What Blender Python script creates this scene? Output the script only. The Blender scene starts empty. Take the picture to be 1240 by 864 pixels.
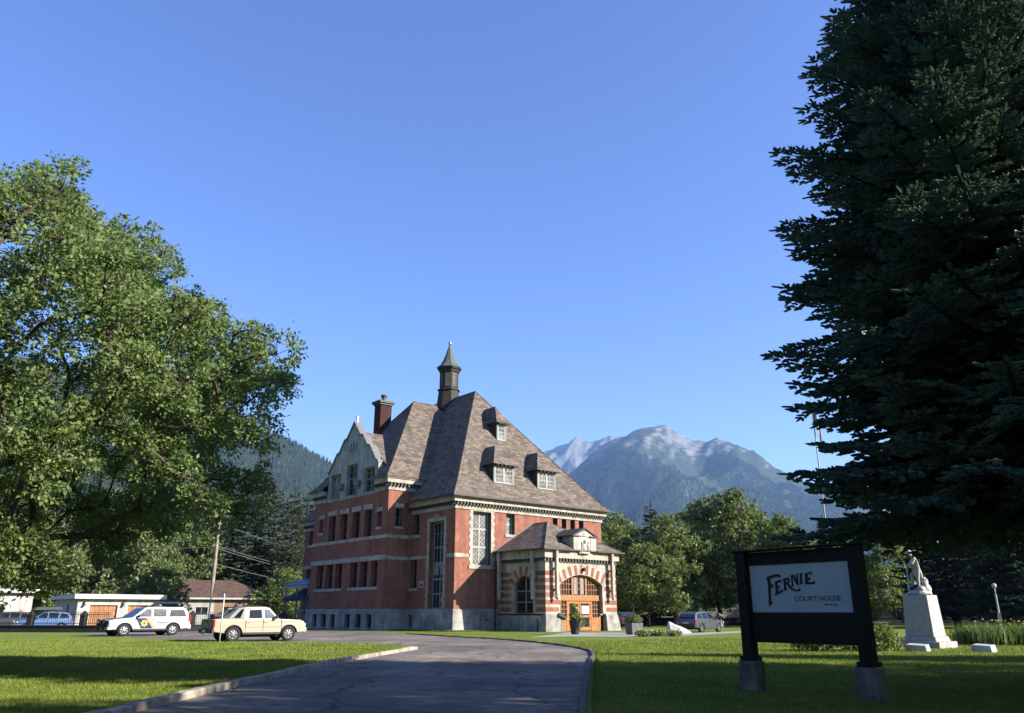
import bpy, bmesh, math, random
import numpy as np
from mathutils import Vector, Matrix
R = math.radians
sc = bpy.context.scene
COL = sc.collection
random.seed(7)

# ---------------------------------------------------------------- camera, sky, sun, exposure
CAM_H, FPX, CX, CY, HZ = 1.5, 960.0, 620.0, 432.0, 742.5
PITCH = math.atan((HZ - CY) / FPX)
cam = bpy.data.cameras.new('camera')
camo = bpy.data.objects.new('camera', cam); COL.objects.link(camo)
cam.sensor_width = 36.0; cam.sensor_fit = 'HORIZONTAL'; cam.lens = 36.0 * FPX / 1240.0
cam.clip_start = 0.1; cam.clip_end = 30000
camo.location = (0, 0, CAM_H); camo.rotation_euler = (R(90) + PITCH, 0, 0)
sc.camera = camo

SUN_EL, SUN_BACK = 26.0, 16.0            # elevation; degrees behind the picture plane, sun on the right
sx, sy = math.cos(R(SUN_BACK)), -math.sin(R(SUN_BACK))
SUN_DIR = Vector((sx * math.cos(R(SUN_EL)), sy * math.cos(R(SUN_EL)), math.sin(R(SUN_EL))))
w = bpy.data.worlds.new('World'); sc.world = w; w.use_nodes = True
wn, wl = w.node_tree.nodes, w.node_tree.links
bg = wn['Background']
sky = wn.new('ShaderNodeTexSky'); sky.sky_type = 'NISHITA'; sky.sun_disc = False
sky.sun_elevation = R(SUN_EL); sky.sun_rotation = math.atan2(sx, sy)
sky.altitude = 1000; sky.air_density = 1.0; sky.dust_density = 0.7; sky.ozone_density = 3.0
hs = wn.new('ShaderNodeHueSaturation'); hs.inputs['Saturation'].default_value = 1.14; hs.inputs['Hue'].default_value = 0.517
wl.new(sky.outputs[0], hs.inputs['Color']); wl.new(hs.outputs[0], bg.inputs['Color'])
bg.inputs['Strength'].default_value = 0.105
sd = bpy.data.lights.new('sun', 'SUN'); sd.energy = 5.0; sd.angle = R(0.5); sd.color = (1.0, 0.93, 0.82)
so = bpy.data.objects.new('sun', sd); COL.objects.link(so)
so.rotation_euler = SUN_DIR.to_track_quat('Z', 'Y').to_euler()
so.location = (200, -40, 120)
sc.view_settings.view_transform = 'Standard'; sc.view_settings.look = 'None'
sc.view_settings.gamma = 1.0; sc.view_settings.use_curve_mapping = False
sc.view_settings.exposure = 1.5
sc.cycles.max_bounces = 6; sc.cycles.diffuse_bounces = 3; sc.cycles.transparent_max_bounces = 8
sc.cycles.volume_bounces = 0

# ---------------------------------------------------------------- frame of reference
def ray(px, py):
    d = Vector((0, math.cos(PITCH), math.sin(PITCH))) * FPX + Vector((px - CX, 0, 0)) + Vector((0, -math.sin(PITCH), math.cos(PITCH))) * (CY - py)
    return d.normalized()
def gnd(px, py, z=0.0):
    d = ray(px, py); t = (z - CAM_H) / d.z
    return Vector((0, 0, CAM_H)) + d * t
def colx(px, Y):                           # X of the image column px on the ground at depth Y
    return (px - CX) * (Y * math.cos(PITCH) - CAM_H * math.sin(PITCH)) / FPX
GRID = R(40.3)                             # the town grid: U runs right and away, V left and away
U = Vector((math.cos(GRID), math.sin(GRID), 0)); V = Vector((-math.sin(GRID), math.cos(GRID), 0))

# ---------------------------------------------------------------- materials
MATS = {}
def new_mat(name):
    m = bpy.data.materials.new(name); m.use_nodes = True
    nt = m.node_tree
    return m, nt, nt.nodes['Principled BSDF']
def node(nt, t, **kw):
    n = nt.nodes.new(t)
    for k, v in kw.items():
        if k in n.inputs: n.inputs[k].default_value = v
        else: setattr(n, k, v)
    return n
def c4(c): return (c[0], c[1], c[2], 1.0)
def ramp(nt, fac, stops):
    r = nt.nodes.new('ShaderNodeValToRGB'); nt.links.new(fac, r.inputs[0])
    e = r.color_ramp.elements
    while len(e) < len(stops): e.new(0.5)
    for i, (p, c) in enumerate(stops): e[i].position = p; e[i].color = c4(c)
    return r.outputs[0]
def mixc(nt, fac, a, b, mode='MIX'):
    m = nt.nodes.new('ShaderNodeMix'); m.data_type = 'RGBA'; m.blend_type = mode
    for s, v in ((m.inputs[0], fac), (m.inputs[6], a), (m.inputs[7], b)):
        if hasattr(v, 'links') or hasattr(v, 'is_output'): nt.links.new(v, s)
        elif isinstance(v, (int, float)): s.default_value = v
        else: s.default_value = c4(v)
    return m.outputs[2]
def math_(nt, op, a, b=0.0):
    m = nt.nodes.new('ShaderNodeMath'); m.operation = op
    for s, v in ((m.inputs[0], a), (m.inputs[1], b)):
        if isinstance(v, (int, float)): s.default_value = v
        else: nt.links.new(v, s)
    return m.outputs[0]
def noise(nt, vec, scale, detail=4.0, rough=0.6):
    n = node(nt, 'ShaderNodeTexNoise', Scale=scale, Detail=detail, Roughness=rough)
    if vec is not None: nt.links.new(vec, n.inputs['Vector'])
    return n.outputs['Fac']
def coords(nt, kind='Object'): return nt.nodes.new('ShaderNodeTexCoord').outputs[kind]
def mapping(nt, vec, scale):
    m = node(nt, 'ShaderNodeMapping'); m.inputs['Scale'].default_value = scale
    nt.links.new(vec, m.inputs['Vector']); return m.outputs[0]
def bump(nt, bsdf, h, strength=0.3, dist=0.02):
    b = node(nt, 'ShaderNodeBump', Strength=strength, Distance=dist)
    nt.links.new(h, b.inputs['Height']); nt.links.new(b.outputs[0], bsdf.inputs['Normal'])

def mat(name, col, rough=0.7, var=0.25, scale=6.0, bmp=0.0, metal=0.0, spec=0.5, coat=0.0, col2=None, fine=60.0):
    """weathered plain material: two-scale colour noise and optional bump"""
    if name in MATS: return MATS[name]
    m, nt, b = new_mat(name)
    v = coords(nt)
    n1 = noise(nt, v, scale, 5.0, 0.65)
    d = col2 or tuple(c * (1 - var) for c in col)
    l = tuple(min(1.0, c * (1 + var * 0.6)) for c in col)
    c = ramp(nt, n1, [(0.3, d), (0.7, l)])
    if bmp >= .3: c = mixc(nt, .5, c, ramp(nt, noise(nt, mapping(nt, v, (2.2, 2.2, .2)), 1.0, 4.0, .65), [(.42, (.55, .53, .50)), (.58, (1, 1, 1))]), 'MULTIPLY')
    nt.links.new(c, b.inputs['Base Color'])
    b.inputs['Roughness'].default_value = rough; b.inputs['Metallic'].default_value = metal
    b.inputs['Specular IOR Level'].default_value = spec; b.inputs['Coat Weight'].default_value = coat
    if bmp: bump(nt, b, noise(nt, v, fine, 4.0), bmp, 0.01)
    MATS[name] = m; return m

def plane_vec(nt):
    """(along, up) coordinates on walls and slopes of an axis aligned building"""
    tc = nt.nodes.new('ShaderNodeTexCoord')
    p = nt.nodes.new('ShaderNodeSeparateXYZ'); nt.links.new(tc.outputs['Object'], p.inputs[0])
    n = nt.nodes.new('ShaderNodeSeparateXYZ'); nt.links.new(tc.outputs['Normal'], n.inputs[0])
    ax = math_(nt, 'ABSOLUTE', n.outputs[0]); ay = math_(nt, 'ABSOLUTE', n.outputs[1])
    f = math_(nt, 'GREATER_THAN', ax, ay)
    al = nt.nodes.new('ShaderNodeMix'); al.data_type = 'FLOAT'
    nt.links.new(f, al.inputs[0]); nt.links.new(p.outputs[0], al.inputs[2]); nt.links.new(p.outputs[1], al.inputs[3])
    c = nt.nodes.new('ShaderNodeCombineXYZ'); nt.links.new(al.outputs[0], c.inputs[0]); nt.links.new(p.outputs[2], c.inputs[1])
    return c.outputs[0], tc.outputs['Object']

def brick_mat(name, c1, c2, mortar, bw, bh, mort=0.012, rough=0.9, bmp=0.5, stain=(0.05, 0.04, 0.035), stain_amt=0.45, bias=0.0):
    if name in MATS: return MATS[name]
    m, nt, b = new_mat(name)
    v, ob = plane_vec(nt)
    t = node(nt, 'ShaderNodeTexBrick', Scale=1.0); t.offset = 0.5
    t.inputs['Color1'].default_value = c4(c1); t.inputs['Color2'].default_value = c4(c2); t.inputs['Mortar'].default_value = c4(mortar)
    t.inputs['Mortar Size'].default_value = mort; t.inputs['Brick Width'].default_value = bw; t.inputs['Row Height'].default_value = bh
    t.inputs['Bias'].default_value = bias
    nt.links.new(v, t.inputs['Vector'])
    n = noise(nt, ob, 0.5, 6.0, 0.7)
    c = mixc(nt, math_(nt, 'MULTIPLY', ramp(nt, n, [(0.45, (0, 0, 0)), (0.75, (1, 1, 1))]), stain_amt), t.outputs[0], stain)
    n2 = noise(nt, mapping(nt, ob, (9, 9, 26)), 1.0, 3.0)
    c = mixc(nt, 0.6, c, ramp(nt, n2, [(0.25, (0.55, 0.55, 0.55)), (0.75, (1, 1, 1))]), 'MULTIPLY')
    big = noise(nt, ob, 1.1, 5.0, .7); c = mixc(nt, .8, c, ramp(nt, big, [(.3, (.68, .66, .66)), (.68, (1.08, 1.05, 1.02))]), 'MULTIPLY')
    run = noise(nt, mapping(nt, ob, (2.6, 2.6, .16)), 1.0, 4.0, .65); c = mixc(nt, .55, c, ramp(nt, run, [(.40, (.58, .56, .55)), (.56, (1, 1, 1))]), 'MULTIPLY')
    nt.links.new(c, b.inputs['Base Color']); b.inputs['Roughness'].default_value = rough
    b.inputs['Specular IOR Level'].default_value = 0.25
    if bmp: bump(nt, b, math_(nt, 'ADD', math_(nt, 'MULTIPLY', t.outputs['Fac'], -1.0), math_(nt, 'MULTIPLY', n2, 0.6)), bmp, 0.02)
    MATS[name] = m; return m

def glass_mat(name, col=(0.012, 0.016, 0.02), rough=0.04, spec=0.6):
    if name in MATS: return MATS[name]
    m, nt, b = new_mat(name)
    v = coords(nt)
    c = ramp(nt, noise(nt, v, 1.3, 3.0), [(0.35, tuple(x * 0.5 for x in col)), (0.7, tuple(x * 1.8 for x in col))])
    nt.links.new(c, b.inputs['Base Color']); b.inputs['Roughness'].default_value = rough
    b.inputs['Specular IOR Level'].default_value = spec
    bump(nt, b, noise(nt, v, 1.6, 2.0), 0.05, 0.05)
    MATS[name] = m; return m

def leaded_mat(name):
    m, nt, b = new_mat(name)
    v, ob = plane_vec(nt)
    rot = node(nt, 'ShaderNodeMapping'); rot.inputs['Rotation'].default_value = (0, 0, R(45)); nt.links.new(v, rot.inputs['Vector'])
    t = node(nt, 'ShaderNodeTexBrick', Scale=1.0); t.offset = 0.0
    t.inputs['Color1'].default_value = (0.26, 0.27, 0.26, 1); t.inputs['Color2'].default_value = (0.16, 0.17, 0.17, 1); t.inputs['Mortar'].default_value = (0.05, 0.05, 0.05, 1)
    t.inputs['Mortar Size'].default_value = 0.024; t.inputs['Brick Width'].default_value = 0.27; t.inputs['Row Height'].default_value = 0.27
    nt.links.new(rot.outputs[0], t.inputs['Vector'])
    nt.links.new(t.outputs[0], b.inputs['Base Color']); b.inputs['Roughness'].default_value = 0.12
    MATS[name] = m; return m

def leaf_mat(name, dark, light, trans=0.35, rough=0.45, scale=5.0, spec=0.4):
    if name in MATS: return MATS[name]
    m, nt, b = new_mat(name)
    v = coords(nt)
    n = noise(nt, v, scale, 3.0, 0.8); n2 = noise(nt, v, 0.6, 2.0)
    c = ramp(nt, math_(nt, 'ADD', math_(nt, 'MULTIPLY', n, 0.7), math_(nt, 'MULTIPLY', n2, 0.3)), [(0.32, dark), (0.66, light)])
    nt.links.new(c, b.inputs['Base Color']); b.inputs['Roughness'].default_value = rough
    b.inputs['Specular IOR Level'].default_value = spec
    tr = nt.nodes.new('ShaderNodeBsdfTranslucent'); nt.links.new(mixc(nt, 1.0, c, (1.0, 1.0, 0.55), 'MULTIPLY'), tr.inputs['Color'])
    mx = nt.nodes.new('ShaderNodeMixShader'); mx.inputs[0].default_value = trans
    nt.links.new(b.outputs[0], mx.inputs[1]); nt.links.new(tr.outputs[0], mx.inputs[2])
    nt.links.new(mx.outputs[0], nt.nodes['Material Output'].inputs['Surface'])
    MATS[name] = m; return m

# ---------------------------------------------------------------- mesh helpers
def mesh_arrays(name, Vs, Fs, mats, fmat=None, smooth=False):
    """Vs (N,3); Fs either (M,k) array or list of such arrays"""
    me = bpy.data.meshes.new(name)
    Fl = Fs if isinstance(Fs, list) else [Fs]
    Fl = [np.asarray(f, np.int32) for f in Fl if len(f)]
    Vs = np.asarray(Vs, np.float32)
    me.vertices.add(len(Vs)); me.vertices.foreach_set('co', Vs.ravel())
    nl = sum(f.size for f in Fl); nf = sum(len(f) for f in Fl)
    me.loops.add(nl); me.polygons.add(nf)
    me.loops.foreach_set('vertex_index', np.concatenate([f.ravel() for f in Fl]))
    tot = np.concatenate([np.full(len(f), f.shape[1], np.int32) for f in Fl])
    start = np.concatenate([[0], np.cumsum(tot)[:-1]]).astype(np.int32)
    me.polygons.foreach_set('loop_start', start); me.polygons.foreach_set('loop_total', tot)
    for m in mats: me.materials.append(m)
    if fmat is not None: me.polygons.foreach_set('material_index', np.asarray(fmat, np.int32))
    if smooth: me.polygons.foreach_set('use_smooth', np.ones(nf, bool))
    me.update(); me.validate()
    return me
def link(name, me, parent=None, loc=None, rz=0.0):
    o = bpy.data.objects.new(name, me); COL.objects.link(o)
    if parent is not None: o.parent = parent
    if loc is not None: o.location = loc
    if rz: o.rotation_euler = (0, 0, rz)
    return o
def empty(name, loc=(0, 0, 0), rz=0.0): return link(name, None, None, loc, rz)
def tag(o, label=None, cat=None, group=None, kind=None):
    if label: o['label'] = label
    if cat: o['category'] = cat
    if group: o['group'] = group
    if kind: o['kind'] = kind
    return o
def copy_tree(o, parent=None):
    c = o.copy(); COL.objects.link(c)
    if parent is not None: c.parent = parent
    for ch in list(o.children): copy_tree(ch, c)
    return c

class MB:
    def __init__(self): self.v = []; self.f = []; self.m = []; self.mi = 0
    def vert(self, p): self.v.append(tuple(p)); return len(self.v) - 1
    def poly(self, pts):
        i = [self.vert(p) for p in pts]; self.f.append(i); self.m.append(self.mi)
    def box(self, x0, x1, y0, y1, z0, z1):
        self.hexa([(x0, y0, z0), (x1, y0, z0), (x1, y1, z0), (x0, y1, z0), (x0, y0, z1), (x1, y0, z1), (x1, y1, z1), (x0, y1, z1)])
    def hexa(self, p):
        b = len(self.v); self.v += [tuple(q) for q in p]
        for q in ((3, 2, 1, 0), (4, 5, 6, 7), (0, 1, 5, 4), (1, 2, 6, 5), (2, 3, 7, 6), (3, 0, 4, 7)):
            self.f.append([b + k for k in q]); self.m.append(self.mi)
    def mbox(self, mp, a0, a1, z0, z1, d0, d1):      # box in wall coordinates (along, up, inward)
        self.hexa([mp(a0, z0, d0), mp(a1, z0, d0), mp(a1, z0, d1), mp(a0, z0, d1), mp(a0, z1, d0), mp(a1, z1, d0), mp(a1, z1, d1), mp(a0, z1, d1)])
    def prism(self, pts, fn, d0, d1):                # polygon extruded: fn(p, d) -> xyz
        n = len(pts); b = len(self.v)
        self.v += [tuple(fn(p, d0)) for p in pts] + [tuple(fn(p, d1)) for p in pts]
        self.f.append(list(range(b + n - 1, b - 1, -1))); self.f.append(list(range(b + n, b + 2 * n))); self.m += [self.mi] * 2
        for k in range(n):
            j = (k + 1) % n; self.f.append([b + k, b + j, b + n + j, b + n + k]); self.m.append(self.mi)
    def tube(self, pts, rad, n=8, cap=True):
        pts = [Vector(p) for p in pts]; b = len(self.v)
        rs = rad if isinstance(rad, (list, tuple)) else [rad] * len(pts)
        for i, p in enumerate(pts):
            t = (pts[min(i + 1, len(pts) - 1)] - pts[max(i - 1, 0)]).normalized()
            a = t.cross(Vector((0, 0, 1)));
            if a.length < 1e-3: a = t.cross(Vector((1, 0, 0)))
            a.normalize(); c = t.cross(a)
            for k in range(n):
                q = 2 * math.pi * k / n; self.v.append(tuple(p + (a * math.cos(q) + c * math.sin(q)) * rs[i]))
        for i in range(len(pts) - 1):
            for k in range(n):
                j = (k + 1) % n; self.f.append([b + i * n + k, b + i * n + j, b + (i + 1) * n + j, b + (i + 1) * n + k]); self.m.append(self.mi)
        if cap:
            self.f.append([b + k for k in range(n)][::-1]); self.f.append([b + (len(pts) - 1) * n + k for k in range(n)]); self.m += [self.mi] * 2
    def lathe(self, prof, n=16, c=(0, 0, 0), ang0=0.0):
        b = len(self.v)
        for r, z in prof:
            for k in range(n):
                q = ang0 + 2 * math.pi * k / n; self.v.append((c[0] + r * math.cos(q), c[1] + r * math.sin(q), c[2] + z))
        for i in range(len(prof) - 1):
            for k in range(n):
                j = (k + 1) % n; self.f.append([b + i * n + k, b + i * n + j, b + (i + 1) * n + j, b + (i + 1) * n + k]); self.m.append(self.mi)
        self.f.append([b + k for k in range(n)][::-1]); self.f.append([b + (len(prof) - 1) * n + k for k in range(n)]); self.m += [self.mi] * 2
    def build(self, name, mats, parent=None, smooth=False, bevel=0.0, loc=None, rz=0.0, seg=2):
        me = bpy.data.meshes.new(name)
        me.from_pydata(self.v, [], self.f)
        for m in (mats if isinstance(mats, (list, tuple)) else [mats]): me.materials.append(m)
        if max(self.m, default=0): me.polygons.foreach_set('material_index', self.m)
        bm = bmesh.new(); bm.from_mesh(me); bmesh.ops.recalc_face_normals(bm, faces=bm.faces); bm.to_mesh(me); bm.free()
        if smooth: me.polygons.foreach_set('use_smooth', [True] * len(me.polygons))
        o = link(name, me, parent, loc, rz)
        if bevel:
            md = o.modifiers.new('bevel', 'BEVEL'); md.width = bevel; md.segments = seg; md.limit_method = 'ANGLE'; md.angle_limit = R(35)
        return o

def text(name, body, size, m, parent, loc, rot, extrude=0.003, align='LEFT', sxy=(1, 1)):
    cu = bpy.data.curves.new(name, 'FONT'); cu.body = body; cu.size = size; cu.extrude = extrude; cu.align_x = align
    cu.materials.append(m)
    o = bpy.data.objects.new(name, cu); COL.objects.link(o); o.parent = parent
    COL.objects.unlink(o); COL.objects.link(o)
    dg = bpy.context.evaluated_depsgraph_get(); me = bpy.data.meshes.new_from_object(o.evaluated_get(dg))
    bpy.data.objects.remove(o); bpy.data.curves.remove(cu)
    if not me.materials: me.materials.append(m)
    o = link(name, me, parent, loc); o.rotation_euler = rot; o.scale = (sxy[0], sxy[1], 1)
    return o

# ---------------------------------------------------------------- vegetation builders
rng = np.random.default_rng(11)
def unit(a): return a / np.maximum(np.linalg.norm(a, axis=-1, keepdims=True), 1e-9)
def leaf_quads(P, T, N, L, W):
    """folded diamond leaves: centre P, long axis T, facing N"""
    T = unit(T); Bv = unit(np.cross(N, T)); Nn = np.cross(T, Bv)
    L = np.asarray(L)[:, None]; W = np.asarray(W)[:, None]
    a = P - T * L * .5; c = P + T * L * .5 - Nn * L * .08
    b = P + Bv * W * .5 + Nn * W * .12 - T * L * .05; d = P - Bv * W * .5 + Nn * W * .12 - T * L * .05
    Vv = np.stack([a, b, c, d], 1).reshape(-1, 3)
    return Vv, np.arange(len(P) * 4, dtype=np.int32).reshape(-1, 4)
def tube_arrays(paths, n=6):
    """paths: list of (pts, radii) -> V, F"""
    VV, FF, b = [], [], 0
    for pts, rad in paths:
        pts = np.asarray(pts, float); k = len(pts); rad = np.asarray(rad, float)
        t = unit(np.gradient(pts, axis=0)); ref = np.array([0.3, 0.2, 1.0])
        a = unit(np.cross(t, ref)); c = np.cross(t, a)
        q = np.arange(n) * 2 * np.pi / n
        ring = pts[:, None] + (a[:, None] * np.cos(q)[None, :, None] + c[:, None] * np.sin(q)[None, :, None]) * rad[:, None, None]
        VV.append(ring.reshape(-1, 3))
        i = np.arange(k - 1)[:, None] * n; j = np.arange(n)[None]; j2 = (j + 1) % n
        FF.append(np.stack([b + i + j, b + i + j2, b + i + n + j2, b + i + n + j], -1).reshape(-1, 4)); b += k * n
    return np.concatenate(VV), np.concatenate(FF).astype(np.int32)

def grow(root, clumps, fork_z, wob=0.25):
    """limbs from the trunk to every clump: each joins the nearest limb already grown"""
    order = np.argsort(np.linalg.norm(clumps - np.array([root[0], root[1], fork_z]), axis=1))
    nodes = [np.array([root[0], root[1], z]) for z in np.linspace(fork_z * .55, fork_z * 2.2, 6)]
    par = [-1] + list(range(5)); load = [0.0] * 6; paths = []
    base = np.array([root[0], root[1], fork_z])
    for ci in order:
        c = clumps[ci]; nd = np.array(nodes)
        dc = np.linalg.norm(c - base)
        dist = np.linalg.norm(nd - c, axis=1) + 0.35 * np.linalg.norm(nd - base, axis=1) + 2.0 * (np.linalg.norm(nd - base, axis=1) > dc)
        j = int(np.argmin(dist)); s = nd[j]; k = max(3, int(np.linalg.norm(c - s) / 0.7) + 2)
        tt = np.linspace(0, 1, k)[:, None]
        mid = (s + c) / 2 + rng.normal(0, wob, 3) * np.linalg.norm(c - s) * .4 + np.array([0, 0, .12 * np.linalg.norm(c - s)])
        pts = (1 - tt) ** 2 * s + 2 * tt * (1 - tt) * mid + tt ** 2 * c
        ids = [j]
        for p in pts[1:]:
            nodes.append(p); par.append(ids[-1]); load.append(0.0); ids.append(len(nodes) - 1)
        paths.append(ids)
        q = ids[-1]
        while q >= 0: load[q] += 1.0; q = par[q]
    nd = np.array(nodes); rad = 0.016 * np.power(np.maximum(np.array(load), 1), 0.44) + 0.006
    return [(nd[i], rad[i]) for i in paths], nd, rad

def broadleaf(name, clumps, crad, root, fork_z, trunk_r, leaves, lsize, m_leaf, m_bark, parent, flat=0.75, updir=0.5, twigs=10, nside=6):
    paths, nd, rad = grow(np.array(root), clumps, fork_z)
    tz = np.linspace(0, fork_z * 1.5, 7)
    wob = np.cumsum(rng.normal(0, trunk_r * .10, (7, 2)), 0); wob -= wob[0]
    tp = np.column_stack([root[0] + wob[:, 0], root[1] + wob[:, 1], tz + root[2]])
    tr = trunk_r * np.array([1.45, 1.05, .95, .9, .82, .7, .5])
    tw = []
    for c, r in zip(clumps, crad):
        for k in range(twigs):
            d = unit(rng.normal(0, 1, 3) + np.array([0, 0, .25])); e = c + d * r * rng.uniform(.6, .95) * np.array([1, 1, flat])
            tw.append((np.array([c, (c + e) / 2 + rng.normal(0, .05, 3) * r, e]), [.012, .008, .003]))
    Vt, Ft = tube_arrays([(tp, tr)] + paths, 8 if nside > 5 else 5)
    Vw, Fw = tube_arrays(tw, 3)
    tme = mesh_arrays(name + '_trunk', np.concatenate([Vt, Vw]), np.concatenate([Ft, Fw + len(Vt)]), [m_bark], smooth=True)
    link('trunk', tme, parent)
    # leaves sit in tufts round the twig ends of every clump
    n = len(clumps); w = crad ** 2; cnt = np.maximum(4, (leaves * w / w.sum()).astype(int))
    idx = np.repeat(np.arange(n), cnt); N = len(idx)
    ntuft = 26
    td = unit(rng.normal(0, 1, (n, ntuft, 3)) + np.array([0, 0, .15])) * rng.uniform(.45, 1.0, (n, ntuft, 1)) ** .6
    tsel = rng.integers(0, ntuft, N)
    loc_ = rng.normal(0, 1, (N, 3)) * np.minimum(.17 * crad[idx, None], 1.1 * lsize)
    off = td[idx, tsel] * crad[idx, None] + loc_
    off[:, 2] *= flat
    P = clumps[idx] + off
    Nn = unit(rng.normal(0, 1, (N, 3)) + unit(off) * .5 + np.array([0, 0, updir]))
    T = rng.normal(0, .5, (N, 3)) + unit(loc_) * 1.2 + unit(off) * .4 + np.array([0, 0, -.2])
    s = lsize * rng.uniform(.65, 1.35, N)
    Vv, Ff = leaf_quads(P, T, Nn, s, s * rng.uniform(.5, .75, N))
    cme = mesh_arrays(name + '_crown', Vv, Ff, [m_leaf])
    link('crown', cme, parent)

def clump_cloud(n, prof, center, ymin=0.0, mind=1.0, shell=0.45, tries=40000, accept=None, lobes=None):
    """poisson-like clump centres inside a lobed solid of revolution; prof = [(z, radius)]"""
    zs = np.array([p[0] for p in prof]); rs = np.array([p[1] for p in prof])
    pts = []
    ph = rng.uniform(0, 6.28, 6)
    for _ in range(tries):
        if len(pts) >= n: break
        z = rng.uniform(zs[0], zs[-1]); a = rng.uniform(0, 6.283)
        rm = np.interp(z, zs, rs) * (1 + .13 * math.sin(3 * a + ph[0] + z * .5) + .10 * math.sin(5 * a + ph[1] - z * .8) + .07 * math.sin(2 * a + ph[2] + z * 1.7))
        r = rm * math.sqrt(rng.uniform(shell ** 2, 1))
        p = np.array([center[0] + r * math.cos(a), center[1] + r * math.sin(a), z])
        if accept is not None and not accept(p): continue
        if pts and np.min(np.linalg.norm(np.array(pts) - p, axis=1)) < mind: continue
        pts.append(p)
    return np.array(pts)

def spruce(name, H, prof, trunk_r, m_needle, m_bark, parent, step=0.42, per=7, fine=True, seed=1, zmin=3.95):
    """whorls of drooping boughs; every bough carries side twigs set with needled shoots"""
    g = np.random.default_rng(seed)
    zs = np.array([p[0] for p in prof]); rs = np.array([p[1] for p in prof])
    paths = [(np.array([[0, 0, 0], [0, 0, H * .3], [.05, .03, H * .7], [0, 0, H]]), [trunk_r * 1.3, trunk_r, trunk_r * .5, .02])]
    SP, SD, SL = [], [], []
    z = zmin
    while z < H - .3:
        Lz = np.interp(z, zs, rs)
        npb = max(4, int(per * (0.6 + .4 * Lz / rs.max())))
        a0 = g.uniform(0, 6.28)
        for k in range(npb):
            a = a0 + 6.283 * k / npb + g.normal(0, .16); L = Lz * g.choice([1.0, .97, .92, .84, .66]) * g.uniform(.92, 1.06)
            if L < .25: continue
            h = np.array([math.cos(a), math.sin(a), 0]); sd_ = np.array([-h[1], h[0], 0])
            rise = .42 * (z / H) ** 1.3 - .10; droop = g.uniform(.08, .18) * (1.15 - z / H)
            droop += .09 * max(0, -h[0] - .55) * (z < 6.0) * fine; m = max(4, int(L / .45)); t = np.linspace(0, 1, m + 1)
            zz = z + g.normal(0, .12) + L * (rise * t - droop * t ** 1.5 + .09 * t ** 4)
            ax = h[None] * (L * t)[:, None] + sd_[None] * (g.normal(0, .04) * L * t ** 2)[:, None]; ax[:, 2] = zz
            paths.append((ax, np.linspace(.022 + .012 * L, .008, m + 1)))
            ds = .26 if fine else .55
            for s in np.arange(max(.12 * L, .35), L, ds):
                f = s / L; p0 = np.array([np.interp(f, t, ax[:, i]) for i in range(3)])
                dirax = unit(np.array([np.interp(min(1, f + .06), t, ax[:, i]) for i in range(3)]) - np.array([np.interp(f - .06, t, ax[:, i]) for i in range(3)]))
                for sg in (-1, 1):
                    tl = (.22 + .42 * L * (1 - f) ** .8 * min(1, f * 2.4 + .25)) * g.uniform(.55, 1.1); tl = min(tl, 1.9)
                    dv = unit(dirax * .75 + sd_ * sg * .75 + np.array([0, 0, g.normal(-.02, .14)]))
                    ns = max(1, int(tl / (.11 if fine else .36)))
                    u = (np.arange(ns) + g.uniform(.2, .8)) / ns
                    q = p0 + dv * (tl * u)[:, None]; q[:, 2] -= .16 * tl * u ** 2
                    for sg2 in (-1, 1):
                        dd = unit(dv * .8 + np.cross(dv, np.array([0, 0, 1.])) * sg2 * .65 + g.normal(0, .13, (ns, 3)) + np.array([0, 0, .06]))
                        SP.append(q); SD.append(dd); SL.append(g.uniform(.13, .24, ns) * (1 if fine else 2.2))
                    SP.append(q[-1:]); SD.append(dv[None] + g.normal(0, .05, (1, 3))); SL.append(np.array([.26 if fine else .5]))
            SP.append(ax[-1:]); SD.append((h + np.array([0, 0, .15]))[None]); SL.append(np.array([.35 if fine else .6]))
        z += step * g.uniform(.8, 1.2) * (1.0 if z < H * .8 else .7)
    for k in range(3):
        SP.append(np.array([[0, 0, H - .35 * k]])); SD.append(np.array([[g.normal(0, .3), g.normal(0, .3), 1.0]])); SL.append(np.array([.5]))
    P = np.concatenate(SP); D = unit(np.concatenate(SD)); L = np.concatenate(SL); N = len(P)
    Vt, Ft = tube_arrays(paths, 5)
    link('trunk', mesh_arrays(name + '_trunk', Vt, Ft, [m_bark], smooth=True), parent)
    a = unit(np.cross(D, np.array([.13, .2, 1.]))); b = np.cross(D, a)
    VV, FF, base = [], [], 0
    wd = .075 if fine else .15
    hexes = []
    for N1 in (a, b):                                   # blunt brush-shaped shoots, two crossed
        Bv = np.cross(D, N1); w2 = wd * .5 * g.uniform(.8, 1.2, (N, 1)); Ld = D * L[:, None]
        ring = [P, P + Ld * .18 + Bv * w2, P + Ld * .82 + Bv * w2 * .9, P + Ld * 1.02, P + Ld * .82 - Bv * w2 * .9, P + Ld * .18 - Bv * w2]
        v = np.stack(ring, 1).reshape(-1, 3); VV.append(v); hexes.append(np.arange(len(v), dtype=np.int32).reshape(-1, 6) + base); base += len(v)
    quads = np.concatenate(hexes)
    nn = 9 if fine else 5
    q = g.uniform(0, 6.283, (N, nn)); u = g.uniform(0.02, 1.0, (N, nn)); nl = (.055 if fine else .17) * g.uniform(.7, 1.25, (N, nn))
    rad = a[:, None] * np.cos(q)[..., None] + b[:, None] * np.sin(q)[..., None]
    root = P[:, None] + D[:, None] * (L[:, None] * u)[..., None]
    tip = root + unit(rad * .85 + D[:, None] * .6) * nl[..., None]
    side = unit(np.cross(rad, D[:, None])) * (.011 if fine else .03)
    tri = np.stack([root + side, root - side, tip], 2).reshape(-1, 3)
    tf = np.arange(len(tri), dtype=np.int32).reshape(-1, 3) + base
    VV.append(tri)
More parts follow.
